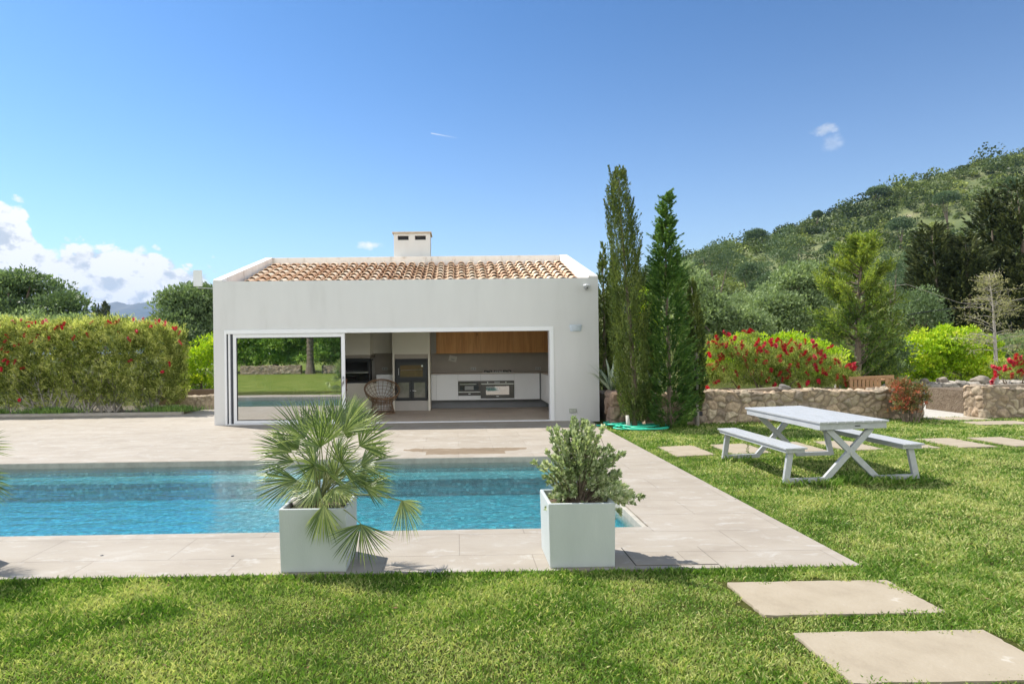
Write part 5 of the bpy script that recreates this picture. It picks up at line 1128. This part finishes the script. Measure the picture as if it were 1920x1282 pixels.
hp = [(4, 606), (20, 607), (40, 601), (55, 612), (66, 605), (75, 616), (62, 622), (50, 618), (35, 612), (87, 602), (90, 624), (100, 620), (108, 614), (30, 624), (14, 630), (46, 628), (36, 645), (28, 646), (12, 660), (8, 675), (28, 678), (14, 680), (2, 692), (36, 750), (42, 690), (70, 630), (92, 634), (172, 604), (198, 610), (206, 604), (216, 605), (222, 602), (202, 606), (250, 600), (262, 606), (268, 600), (272, 604), (278, 608), (283, 612), (292, 603), (298, 602), (308, 612), (310, 606), (326, 616), (330, 615), (336, 624), (338, 642), (150, 622), (164, 628), (138, 633), (224, 624), (242, 636), (244, 676), (304, 697), (318, 682), (256, 621), (10, 640), (58, 640), (112, 610), (120, 607), (5, 652), (130, 612), (18, 620), (300, 618), (24, 612), (44, 614), (60, 606), (70, 610), (82, 612), (96, 612), (26, 604), (10, 614), (52, 604), (80, 604), (2, 612), (34, 618), (72, 624), (105, 614), (116, 614), (86, 620)]
for (a, b_) in hp:
    Yf = HYf-.03 if b_ > 624 else HYf+rng.uniform(-.02, .5); p = at(a, b_, Yf)-hb_; flower(hroot, p, 1.4)
# low green plants at the hedge foot
low = thing('ground_plant', 'low bright green strappy plants at the right foot of the clipped hedge', 'plant', (-8.1, 18.1, .04)); k = 1500; P = np.stack([rng.normal(0, .35, k), rng.normal(0, .16, k), 0*rng.random(k)], -1); D = runit(k)*.6+np.array([0, 0, 1.]); V = leafquads(P, D, rng.uniform(.12, .26, k), .014*np.ones(k)); npmesh('foliage', V, k, 4, m_lush, rng.uniform(.3, .9, k), parent=low)
for xl, lb in ((-11.4, 'low green plants showing under the middle of the clipped hedge'), (-13.3, 'low green plants showing under the left part of the clipped hedge')):
    c = copy_tree(low); c.location = (xl, 18.05, .04); tag(c, lb)

def bush(label, pxb, Y, z0, pe, mat, flowers, n=160, nper=60, rc=.16, leaf=.075, asp=.2, cat='bush', name='bottlebrush_bush', fs=1., outv=(0, -.3, .8)):
    X = float(at(pxb, 700, Y)[0]); base = np.array([X, Y, z0]); root = thing(name, label, cat, base); E_ = pxell(pe, base, Y); C, Rr = ell_clumps(E_, n, rc, .5); C[:, 2] = np.maximum(C[:, 2], .02)
    foliage([clumps(C, Rr, nper, leaf, .5, .7, asp)], mat, root)
    mb = MB()
    for i in range(14):
        e = E_[i % len(E_)]; tg = np.array(e[:3])+runit(1)[0]*np.array(e[3:6])*.8; st = np.array([tg[0]*.5, tg[1]*.4, -.05]); mb.tube([st, (st+tg)/2+np.array([0, 0, .08]), tg], [.018, .012, .004], 5)
    obj('stem', mb, m_bark, root)
    for a, b_ in flowers:
        p = at(a, b_, Y-.35)-base; flower(root, p, fs*1.55, .5)
    return root
fl = [(1344, 633), (1360, 626), (1367, 627), (1405, 620), (1408, 622), (1398, 622), (1329, 646), (1341, 642), (1350, 648), (1362, 647), (1372, 640), (1390, 643), (1392, 650), (1380, 655), (1400, 662), (1418, 645), (1421, 640), (1433, 646), (1445, 638), (1447, 645), (1457, 637), (1455, 648), (1468, 652), (1472, 650), (1481, 640), (1484, 655), (1493, 645), (1499, 650), (1510, 640), (1509, 662), (1528, 648), (1532, 655), (1539, 663), (1528, 670), (1536, 660), (1556, 651), (1566, 678), (1570, 676), (1350, 665), (1352, 672), (1357, 670), (1345, 680), (1331, 684), (1340, 690), (1356, 692), (1362, 688), (1381, 700), (1410, 698), (1417, 678), (1435, 679), (1460, 668), (1463, 676), (1480, 686), (1478, 695), (1490, 676), (1496, 684), (1512, 680), (1529, 685), (1531, 692), (1540, 676), (1513, 700), (1514, 718), (1498, 722), (1344, 716), (1327, 727), (1385, 729), (1452, 722), (1468, 711), (1478, 706), (1555, 692), (1542, 695), (1570, 706), (1583, 708), (1585, 720), (1590, 685), (1595, 688), (1601, 684), (1602, 691), (1575, 683), (1548, 700), (1535, 715), (1420, 660), (1438, 660), (1466, 643), (1474, 660), (1426, 655), (1384, 664), (1396, 672), (1428, 700), (1446, 694), (1462, 700), (1500, 668), (1518, 672), (1546, 668), (1524, 640), (1378, 634), (1440, 712), (1372, 665), (1330, 665), (1400, 685)]
bush('wide bottlebrush bush full of red flowers behind the long stone wall', 1450, 15.1, .58, [(1370, 690, 50, 48, 0), (1430, 694, 58, 44, 0), (1490, 690, 50, 42, 0), (1545, 700, 45, 34, 0), (1585, 715, 25, 20, 0), (1360, 720, 42, 16, 0), (1430, 722, 50, 14, 0), (1500, 722, 50, 14, 0), (1560, 722, 40, 14, 0), (1345, 660, 22, 28, -.2), (1405, 650, 22, 24, .2), (1470, 665, 30, 25, 0), (1335, 710, 20, 25, -.2)], m_bott2, fl, n=560, nper=58, rc=.17, leaf=.07)
bush('red flowering bottlebrush bush behind the right stone wall, at the right edge', 1900, 15.0, .58, [(1905, 700, 40, 28, 0), (1950, 690, 40, 35, .1), (1990, 690, 40, 35, .1)], m_bott2, [(1864, 688), (1873, 691), (1884, 690), (1890, 692), (1897, 678), (1902, 682), (1908, 680), (1914, 672), (1918, 680), (1866, 700), (1862, 712), (1870, 704), (1898, 704), (1912, 695), (1925, 685), (1905, 668), (1893, 676), (1918, 700), (1860, 718)], n=150, nper=60, rc=.17, leaf=.07)
ph = bush('small red and green leaved bush at the right end of the long stone wall', 1702, 13.25, float(zt(9.4, 13.2)), [(1705, 748, 28, 30, 0), (1688, 730, 14, 22, 0), (1722, 745, 17, 25, 0), (1702, 768, 20, 18, 0), (1684, 765, 12, 20, 0)], m_phot, [], n=150, nper=34, rc=.09, leaf=.055, asp=.45, name='red_bush')

# strap leaved plants by the house
m_phor = leafmat('striped_strap_leaf', (.06, .09, .06), (.16, .20, .14), (.42, .44, .32), trans=.15, scale=8., gloss=.5)
def strap(label, px, py, Y, n, L0, spread=.9):
    b = at(px, py, Y); root = thing('strap_leaf_plant', label, 'plant', b, 0, None); V = []; Rr = []
    for i in range(n):
        a = rng.uniform(0, 2*PI); el_ = rng.uniform(.9, 1.5); ll = L0*rng.uniform(.6, 1.15); d = np.array([math.cos(a)*math.cos(el_), math.sin(a)*math.cos(el_), math.sin(el_)]); out_ = np.array([math.cos(a), math.sin(a), 0]); sd_ = np.array([-math.sin(a), math.cos(a), 0]); droop = rng.uniform(.2, 1.)*spread; prev = None
        for j, u in enumerate(np.linspace(0, 1, 7)):
            c = d*ll*u+out_*ll*.45*u*u*droop-np.array([0, 0, 1])*ll*.42*u**2.6*droop; w_ = .022*(1-u**3)+.001; cur = (c-sd_*w_, c, c+sd_*w_)
            if prev is not None: V += [prev[0], prev[1], cur[1], cur[0], prev[1], prev[2], cur[2], cur[1]]; Rr += [.2+.3*rng.random(), .6+.3*rng.random()]
            prev = cur
    V = np.array(V); npmesh('leaf_fan', V, len(V)//4, 4, m_phor, np.array(Rr), parent=root); return root
strap('striped grey green strap leaved plant between the house corner and the leaning cypress', 1146, 738, 14.6, 46, .95, .7)
strap('grey green strap leaved plant behind the wall, between the leaning cypress and the lush conifer', 1222, 740, 14.6, 40, .8)

# ------- bushes and trees of the garden behind
tree('yellow_shrub', 'bright yellow green shrub beside the left wall of the house', 'shrub', 375, 21.6, [(378, 690, 34, 50, 0), (352, 705, 22, 38, 0), (372, 728, 40, 24, 0), (395, 668, 22, 35, .3)], m_yel, n=120, nper=55, rc=.26, leaf=.10, r=.05, asp=.5)
tree('yellow_shrub', 'bright yellow green bush glimpsed between the leaning cypress and the lush conifer', 'shrub', 1215, 17., [(1216, 640, 20, 75, 0), (1205, 570, 14, 30, .2), (1228, 690, 20, 50, 0)], m_yel, n=90, nper=55, rc=.2, leaf=.09, r=.05, asp=.5)
tree('yellow_shrub', 'large yellow green shrub to the right of the feathery tree', 'shrub', 1770, 22.5, [(1745, 672, 58, 52, 0), (1810, 672, 52, 52, 0), (1725, 705, 45, 32, 0), (1785, 708, 55, 30, 0), (1845, 705, 30, 32, 0), (1780, 640, 35, 25, 0), (1700, 680, 25, 30, 0), (1850, 675, 20, 35, 0)], m_yel, n=460, nper=60, rc=.28, leaf=.11, r=.06, asp=.5)
tree('yellow_shrub', 'yellow green shrub showing above the middle of the red flowering bush', 'shrub', 1430, 17.5, [(1400, 680, 62, 48, 0), (1480, 680, 58, 48, 0), (1545, 690, 34, 48, 0), (1345, 690, 35, 45, 0)], m_yel, n=300, nper=50, rc=.22, leaf=.09, r=.05, asp=.5)
tree('green_shrub', 'mid green shrub behind the yellow green shrubs at the right edge', 'shrub', 1905, 26, [(1900, 665, 55, 38, 0), (1990, 655, 50, 50, 0)], m_silver, n=150, nper=55, rc=.34, leaf=.12, r=.06)
tree('oak_tree', 'broad dark green tree behind the clipped hedge at the left edge', 'tree', 40, 38, [(40, 565, 85, 50, 0), (110, 600, 42, 42, -1), (-50, 570, 80, 60, 0), (20, 620, 95, 45, -1), (130, 585, 24, 22, 0)], m_oak, n=330, nper=80, rc=.75, leaf=.22, r=.3)
tree('oak_tree', 'smaller grey green tree in front of the broad dark one, above the hedge', 'tree', 150, 31, [(60, 625, 60, 30, 0), (150, 628, 60, 32, 0), (230, 640, 60, 28, 0), (20, 640, 60, 40, 0), (290, 650, 40, 30, 0)], m_silver, n=200, nper=70, rc=.5, leaf=.16, r=.18)
tree('oak_tree', 'grey green tree between the mountains and the left wall of the house', 'tree', 355, 34, [(355, 590, 58, 42, 0), (372, 565, 32, 22, 1), (340, 640, 55, 50, -1), (400, 600, 40, 50, 0)], m_olive, n=300, nper=80, rc=.62, leaf=.19, r=.25)
for (px, Y, pt_, lb) in [(181, 130, 572, 'tiny dark pointed cypress on the skyline in front of the mountains, the left of two'), (198, 130, 567, 'tiny dark conifer on the skyline in front of the mountains, the right of two')]:
    column('cypress', lb, [(pt_, px, .5), (pt_+10, px, 4), (pt_+22, px, 6.5), (pt_+40, px, 7), (pt_+60, px, 7)], Y, m_dark, 130, .5, tl_=1.3, per=14, zb=0., rtr=.15, asp=.4)
tree('olive_tree', 'silvery olive tree behind the slim conifer', 'tree', 1310, 30, [(1300, 570, 38, 50, 0), (1330, 600, 35, 45, -1), (1285, 540, 22, 38, 1), (1330, 640, 40, 35, 0)], m_silver, n=230, nper=75, rc=.5, leaf=.16, r=.2)
tree('olive_tree', 'large round silvery olive tree left of the feathery tree', 'tree', 1480, 32, [(1485, 560, 48, 48, 0), (1460, 600, 50, 45, -1), (1515, 600, 40, 60, 0), (1425, 625, 35, 30, 0), (1500, 530, 35, 28, .5)], m_silver, n=330, nper=80, rc=.52, leaf=.17, r=.25)
tree('olive_tree', 'lower pale olive tree between the two larger olives', 'tree', 1400, 29, [(1395, 615, 40, 32, 0), (1365, 628, 30, 28, 0), (1425, 635, 30, 28, 0)], m_silver, n=150, nper=70, rc=.45, leaf=.15, r=.14)
tree('thin_tree', 'thin grey green tree between the feathery tree and the dark cypresses', 'tree', 1722, 30, [(1722, 588, 34, 42, 0), (1700, 600, 22, 28, 0), (1745, 605, 25, 28, 0)], m_olive, n=120, nper=40, rc=.5, leaf=.13, r=.1)
# feathery tree: upright sprays on a visible trunk
X = float(at(1608, 700, 20.)[0]); base = np.array([X, 20., float(zt(X, 20.))]); fr_ = thing('feathery_tree', 'feathery yellow green tree with sparse upright sprays behind the wooden bench', 'tree', base); parts = []; mb = MB(); tk = [at(q[0], q[1], 20.)-base for q in ((1606, 745), (1608, 700), (1609, 640), (1608, 580), (1612, 530), (1616, 480), (1617, 455))]; mb.tube(tk, [.12, .11, .09, .07, .045, .025, .01], 8)
for i in range(135):
    u = rng.uniform(.03, 1.)**1.25; p0 = np.array([np.interp(u*6, range(7), [q[k] for q in tk]) for k in range(3)]); a = rng.uniform(0, 2*PI); rmax = np.interp(u, [.04, .25, .45, .65, .85, 1], [1.35, 1.6, 1.35, 1.05, .6, .18])*rng.uniform(.55, 1.08); rise = rng.uniform(.25, .75)*rmax+.1
    tg = p0+np.array([math.cos(a)*rmax, math.sin(a)*rmax, rise]); mid = (p0+tg)/2+np.array([0, 0, -.05*rmax]); tt = np.linspace(0, 1, 6)[:, None]; pts = (1-tt)**2*p0+2*tt*(1-tt)*mid+tt*tt*tg; mb.tube(pts, np.linspace(.022, .005, 6), 5)
    m_ = 230; q = rng.uniform(.3, 1.05, m_)[:, None]; P = (1-q)**2*p0+2*q*(1-q)*mid+q*q*tg+rng.normal(size=(m_, 3))*.055; ax = unit(tg-p0); D = ax*.5+runit(m_)*.7+np.array([0, 0, .3]); L_ = rng.uniform(.07, .17, m_); hi = np.clip((tg[2]-1.3)/2.5, 0, 1); parts.append((P, D, L_, L_*.24, np.clip(.28+.17*rng.normal(size=m_)+.3*hi+.12*q[:, 0], 0, 1)))
foliage(parts, m_grev, fr_, 'crown'); obj('trunk', mb, m_bark, fr_, smooth=True)
tree('dark_shrub', 'dark green bush at the foot of the feathery tree', 'shrub', 1635, 21., [(1640, 695, 58, 40, 0), (1580, 695, 38, 34, 0), (1670, 665, 30, 35, 0)], m_oak, n=150, nper=55, rc=.3, leaf=.11, r=.05)
# dark cypress group on the right
dl = ['dark ragged cypress, lowest and leftmost of the dark group on the right', 'dark dense cypress, second from the left in the dark group', 'tall dark cypress in the middle of the dark group on the right', 'tallest dark cypress of the group, cut by the right edge', 'dark cypress just outside the right edge of the photo']
dk = [(1760, 36, [(425, 1752, 6), (440, 1745, 22), (480, 1752, 34), (540, 1758, 40), (620, 1762, 44), (690, 1765, 40)]), (1815, 35, [(445, 1808, 5), (470, 1812, 22), (540, 1815, 36), (620, 1815, 42), (690, 1815, 40)]), (1862, 37, [(366, 1858, 4), (390, 1858, 20), (440, 1862, 34), (520, 1862, 44), (620, 1862, 48), (690, 1862, 46)]), (1920, 36, [(345, 1905, 5), (370, 1908, 26), (430, 1915, 44), (520, 1920, 54), (620, 1922, 58), (690, 1925, 56)]), (2000, 37, [(340, 2000, 6), (400, 2000, 40), (520, 2000, 55), (690, 2000, 60)])]
for (px, Y, pf), lb in zip(dk, dl): column('cypress', lb, pf, Y, m_dark, 900, .22, tl_=.7, per=24, spread=1.0, out=.8, group='dark cypresses on the right', asp=.42, rtr=.25, spikes=16)
# nearly bare tree
X = float(at(1868, 700, 19.)[0]); base = np.array([X, 19., float(zt(X, 19.))]); br_ = thing('bare_tree', 'slender nearly bare tree with pale wispy branches in front of the dark cypresses', 'tree', base); mb = MB(); tk = [at(q[0], q[1], 19.)-base for q in ((1869, 745), (1868, 700), (1866, 650), (1864, 610), (1862, 575), (1858, 545), (1855, 515))]; mb.tube(tk, [.06, .055, .045, .035, .025, .015, .006], 7); parts = []
for i in range(54):
    u = rng.uniform(.3, 1.); p0 = np.array([np.interp(u*6, range(7), [q[k] for q in tk]) for k in range(3)]); a = rng.uniform(0, 2*PI); r_ = np.interp(u, [.3, .5, .75, 1], [1.05, 1.05, .7, .25])*rng.uniform(.5, 1.1); tg = p0+np.array([math.cos(a)*r_, math.sin(a)*r_, r_*rng.uniform(.0, .45)]); mb.tube([p0, (p0+tg)/2+np.array([0, 0, .05]), tg], [.012, .007, .003], 4)
    for k in range(3): e_ = p0+(tg-p0)*rng.uniform(.4, .9); mb.tube([e_, e_+runit(1)[0]*.22+np.array([0, 0, .05])], [.005, .002], 3)
    m_ = 44; q = rng.uniform(.35, 1.05, m_)[:, None]; P = p0+(tg-p0)*q+rng.normal(size=(m_, 3))*.07; D = (tg-p0)*.4+runit(m_)*.6; L_ = rng.uniform(.05, .11, m_); parts.append((P, D, L_, L_*.25, rng.uniform(.5, 1., m_)))
foliage(parts, leafmat('wispy_leaf', (.08, .09, .04), (.16, .165, .075), (.26, .24, .13), trans=.3), br_, 'twigs'); obj('trunk', mb, m_barkg, br_, smooth=True)
# overhead cable
cab = thing('power_cable', 'dark overhead cable crossing in front of the dark cypresses on the right', 'cable', at(1690, 592, 26.)); b0 = np.array(cab.location)
mb = MB(); mb.tube([at(a, b_, 26.)-b0 for a, b_ in ((1690, 592), (1740, 584), (1780, 579), (1817, 574), (1870, 568), (1925, 561), (2050, 545))], .016, 5); obj('thick_cable', mb, m_black, cab)
mb = MB(); mb.tube([at(a, b_, 26.5)-b0 for a, b_ in ((1640, 540), (1700, 533), (1800, 568), (1860, 571), (1925, 558), (2050, 530))], .008, 4); obj('thin_wire', mb, m_barkg, cab)

# ---------------------------------------------------------------- hill with scrub
rid = [(700, 655), (900, 640), (1000, 605), (1100, 560), (1205, 515), (1250, 495), (1290, 476), (1340, 455), (1400, 450), (1470, 424), (1530, 412), (1580, 396), (1640, 363), (1700, 343), (1760, 325), (1810, 308), (1860, 294), (1920, 282), (2100, 235), (2500, 180), (3000, 150)]
YR = 230.; rx_ = np.array([at(a, b_, YR)[0] for a, b_ in rid]); rz_ = np.array([at(a, b_, YR)[2] for a, b_ in rid])-1.5
def hz_(X, Y):
    s = np.clip((Y-42)/(YR-42), 0, 1.25); zr = np.interp(X, rx_, rz_)
    bump = 1.6*np.sin(X*.11+Y*.05)+1.3*np.sin(X*.05-Y*.09+2)+.8*np.sin(X*.27+Y*.21)
    return zr*(s**1.12)*np.where(Y > YR, 1-.25*(Y-YR)/60, 1)+bump*np.clip(s*2, 0, 1)*np.clip(1.3-s, .15, 1)-1.0
gx_ = np.linspace(-40, 420, 150); gy_ = np.linspace(42, 290, 100); XX, YY = np.meshgrid(gx_, gy_); Vh = np.stack([XX, YY, hz_(XX, YY)+.35*rng.normal(size=XX.shape)], -1).reshape(-1, 3)
m_hill = surf('hillside_ground', (.13, .15, .06), (.24, .21, .13), scale=.12, rough=1., bump=.3, bscale=.6, detail=12, stops=[(.35, (.07, .10, .03)), (.52, (.13, .155, .055)), (.66, (.21, .21, .10)), (.76, (.30, .26, .19))])
tag(gridmesh('hill', Vh, 150, 100, m_hill), kind='structure')
n = 2700; Yv = 52+(YR+6-52)*rng.random(n)**.8; pxv = rng.uniform(1150, 2150, n); Xv = (pxv-857)/1200*Yv; dens = .5+.5*np.sin(Xv*.13+1.5*np.sin(Yv*.07))*np.sin(Yv*.11+Xv*.03); k = rng.random(n) < .42+.58*dens+.6*(Yv > YR-14); Xv, Yv = Xv[k], Yv[k]; n = len(Xv)
Rs = (.7+2.6*rng.random(n)**2.2)*np.clip(.75+Yv/500, .7, 1.2)*(1+.7*(rng.random(n) < .16)); Zv = hz_(Xv, Yv)+Rs*.3
per = 170; U = runit(n*per); U[:, 2] = np.abs(U[:, 2])-.15*rng.random(n*per); Pc = np.repeat(np.stack([Xv, Yv, Zv], -1), per, 0); lump = 1+.34*np.sin(U[:, 0]*6+np.repeat(Xv, per))*np.sin(U[:, 1]*5+U[:, 2]*7)
P = Pc+U*(np.repeat(Rs, per)*lump*(.98-.3*rng.random(n*per)**2))[:, None]*np.array([1, 1, .85]); D = U*.1+runit(n*per)*.8+np.array([0, 0, .1]); L_ = np.repeat((.10+.0010*Yv)+.10*Rs, per)*rng.uniform(.7, 1.3, n*per)
rv = np.clip(np.repeat(np.clip(rng.beta(1.1, 1.5, n)-.12*(Rs-1.5), 0, 1), per)*.85+.03+.1*rng.normal(size=n*per), 0, 1)
m_scrub = leafmat('hillside_scrub_leaf', (.018, .03, .009), (.088, .115, .030), (.26, .28, .08), trans=.15, scale=.03)
V = leafquads(P, D, L_, L_*.75); tag(npmesh('hillside_scrub', V, len(P), 4, m_scrub, rv), 'dense low scrub and small trees covering the hillside', 'scrub', kind='stuff')
pl = [('dark round pine low on the hill above the large olive', 1478, 88, [(1475, 470, 34, 38, 0), (1460, 500, 30, 30, -1), (1495, 505, 25, 28, 0)]), ('broad dark pine left on the lower ridge of the hill', 1345, 110, [(1345, 485, 42, 30, 0), (1320, 505, 35, 25, 0), (1375, 500, 35, 28, 0)]), ('brownish dark tree on the hill left of the round pine', 1415, 96, [(1412, 518, 30, 22, 0)]), ('dark pine on the hill behind the feathery tree', 1672, 66, [(1670, 520, 38, 42, 0), (1700, 560, 30, 40, 0)]), ('bluish pine on the hill just left of the dark cypresses', 1715, 72, [(1715, 500, 28, 38, 0), (1700, 540, 30, 30, 0)]), ('pine on the hill between the cypresses and the house', 1222, 90, [(1222, 520, 20, 24, 0), (1205, 530, 18, 22, 0), (1240, 525, 18, 20, 0)]),
      ('dark tree standing on the skyline ridge above the feathery tree', 1640, 222, [(1642, 362, 18, 10, 0), (1655, 358, 12, 8, 0)]), ('small lone tree on the skyline at the left end of the high ridge', 1533, 222, [(1533, 404, 7, 7, 0)]), ('pine on the lower skyline left of the round pine', 1420, 215, [(1420, 446, 22, 13, 0)]), ('thin dark cypress on the hillside above the dark group', 1895, 120, [(1894, 350, 5, 16, 0)]), ('dark oak halfway up the hill above the round pine', 1690, 170, [(1690, 425, 20, 14, 0)]), ('dark oak on the hillside to the right, high up', 1780, 180, [(1775, 375, 20, 12, 0)]), ('dark oak on the hillside right of the round pine', 1560, 130, [(1560, 470, 18, 13, 0), (1590, 490, 16, 12, 0)]), ('dark rounded tree on the hill above the large olive', 1530, 100, [(1540, 515, 22, 17, 0)]), ('pale green tree at the hill foot behind the olives', 1425, 60, [(1400, 575, 40, 26, 0), (1440, 560, 30, 24, 0)]), ('dark tree at the hill foot behind the large olive', 1440, 70, [(1445, 535, 24, 20, 0), (1420, 545, 20, 18, 0)])]
for lb, px, Y, pe in pl:
    X = float(at(px, 600, Y)[0]); sc2 = Y/90.
    tree('pine_tree' if 'pine' in lb else 'hill_tree', lb, 'tree', px, Y, pe, m_silver if 'pale' in lb else m_pine, th=.3, n=90, nper=60, rc=.42*np.mean([(q[2]+q[3])/2 for q in pe])*Y/1200, leaf=.24*sc2**.8, r=.3, zb=float(hz_(np.array(X), np.array(float(Y))))-.3, nl=4)

# ---------------------------------------------------------------- far woods and mountains on the left
n = 420; pxv = rng.uniform(-250, 480, n); Yv = rng.uniform(180, 420, n); Xv = (pxv-857)/1200*Yv; Rs = rng.uniform(3., 6., n); per = 40; U = runit(n*per); U[:, 2] = np.abs(U[:, 2]); P = np.repeat(np.stack([Xv, Yv, zt(Xv, Yv)+Rs*.9], -1), per, 0)+U*np.repeat(Rs, per)[:, None]; L_ = np.repeat(Rs*.33, per)
L0_ = np.abs(rng.normal(size=n*per)); V = leafquads(P, U+runit(n*per), L_, L_*.6); tag(npmesh('distant_woods', V, len(P), 4, m_pine, rng.uniform(.1, .7, n*per)), 'dark line of distant woods below the mountains', 'woods', kind='stuff')
mr = [(-600, 585), (-300, 560), (-100, 570), (40, 590), (120, 590), (150, 580), (175, 577), (205, 567), (225, 565), (245, 570), (262, 566), (290, 566), (330, 572), (400, 580), (480, 592), (560, 610), (700, 640)]
YM = 5200.; mx_ = np.array([at(a, b_, YM)[0] for a, b_ in mr]); mz_ = np.array([at(a, b_, YM)[2] for a, b_ in mr]); gx_ = np.linspace(mx_[0], mx_[-1], 260); gy_ = np.linspace(3900, 5800, 60); XX, YY = np.meshgrid(gx_, gy_); s = np.clip((YY-3900)/1300, 0, 1); fold = np.sin(XX/95+YY/210)+.6*np.sin(XX/41-YY/120)+.4*np.sin(XX/190+1); zz = np.interp(XX, mx_, mz_)*(s**.9)*np.where(YY > YM, 1-(YY-YM)/900, 1)+fold*20*s*(1-s)*2.2+3*rng.normal(size=XX.shape)*s-5
tag(gridmesh('mountains', np.stack([XX, YY, zz], -1).reshape(-1, 3), 260, 60, surf('mountain_rock', (.07, .085, .07), (.13, .125, .10), scale=.004, rough=1.)), kind='structure')

# ---------------------------------------------------------------- the garden behind the camera, seen mirrored in the glass door
rubble_box('stone_wall', -16.5, -11.9, -19.2, -18.7, -.03, .62, 'stone wall behind the viewpoint, mirrored at the left in the glass door', m_stone, step=.06, seed=21, faces='btlr')
rubble_box('stone_wall', -10.3, -3.0, -19.2, -18.7, -.03, .62, 'stone wall behind the viewpoint, mirrored at the right in the glass door', m_stone, step=.06, seed=22, faces='btlr')
dp = thing('date_palm', 'thick trunked palm behind the viewpoint, mirrored in the glass door', 'palm', (-11.1, -18.4, 0)); mb = MB(); mb.lathe([(.42, -.1), (.36, .3), (.27+.0, 1.)]+[(.26+.025*(k % 2), 1.+.16*k) for k in range(1, 26)]+[(.2, 5.3)], 14); obj('trunk', mb, m_bark, dp)
parts = []
for i in range(34):
    a = rng.uniform(0, 2*PI); e_ = rng.uniform(-.3, 1.3); m_ = 120; u = rng.random(m_); d = np.array([math.cos(a)*math.cos(e_), math.sin(a)*math.cos(e_), math.sin(e_)]); c = np.array([0, 0, 5.2])+d*(u*2.6)[:, None]-np.array([0, 0, 1.])*(u**2*1.3)[:, None]; sd_ = np.cross(d, [0, 0, 1.]); D = sd_*np.where(rng.random(m_) < .5, 1, -1)[:, None]+d*.5; parts.append((c, D, .45*np.sin(u*PI*.8+.4), .03*np.ones(m_), rng.random(m_)*.6))
foliage(parts, m_cyp, dp, 'frond_crown')
proto = None
m_garden = leafmat('garden_tree_leaf', (.05, .09, .02), (.17, .27, .06), (.34, .44, .12), trans=.3, scale=.5)
for i, (x, y, sc2) in enumerate([(-18, -22, 1.3), (-15, -23, 1.5), (-12, -22, 1.3), (-9, -23, 1.45), (-6, -22, 1.3), (-3, -23, 1.5), (-21, -23, 1.5), (0, -22, 1.3), (4, -24, 1.5)]):
    lb = 'dense green tree behind the viewpoint, one of the row mirrored in the glass door'
    if proto is None:
        proto = thing('garden_tree', lb, 'tree', (x, y, 0), 0, 'row of trees mirrored in the glass door'); E_ = [(0, 0, 2.2, 2.6, 1.9, 2.), (.9, .5, 3.6, 1.8, 1.6, 1.6), (0, 0, .8, 2.3, 1.5, 1.), (-1.2, .3, 1.1, 1.6, 1.4, 1.2), (1.3, .2, 1.1, 1.6, 1.4, 1.2)]; C, Rr = ell_clumps(E_, 330, .5); C[:, 2] = np.maximum(C[:, 2], .1); foliage([clumps(C, Rr, 80, .16, .3, .6, .5)], m_garden, proto, 'crown'); trunk(proto, 3., .16, E_)
    else:
        c = copy_tree(proto); c.location = (x, y, 0); c.scale = (sc2,)*3; c.rotation_euler[2] = i*1.7

# ---------------------------------------------------------------- air
m, t, out = nt('haze_air'); pv = N(t, 'VolumePrincipled'); pv.inputs['Density'].default_value = .00009; pv.inputs['Color'].default_value = (.32, .56, .95, 1); t.links.new(pv.outputs[0], out.inputs['Volume'])
mb = MB(); mb.box(-6100, 6100, -450, 6200, -12, 470); tag(obj('haze', mb, m), 'thin pale blue air haze over the whole valley', 'haze', kind='stuff')
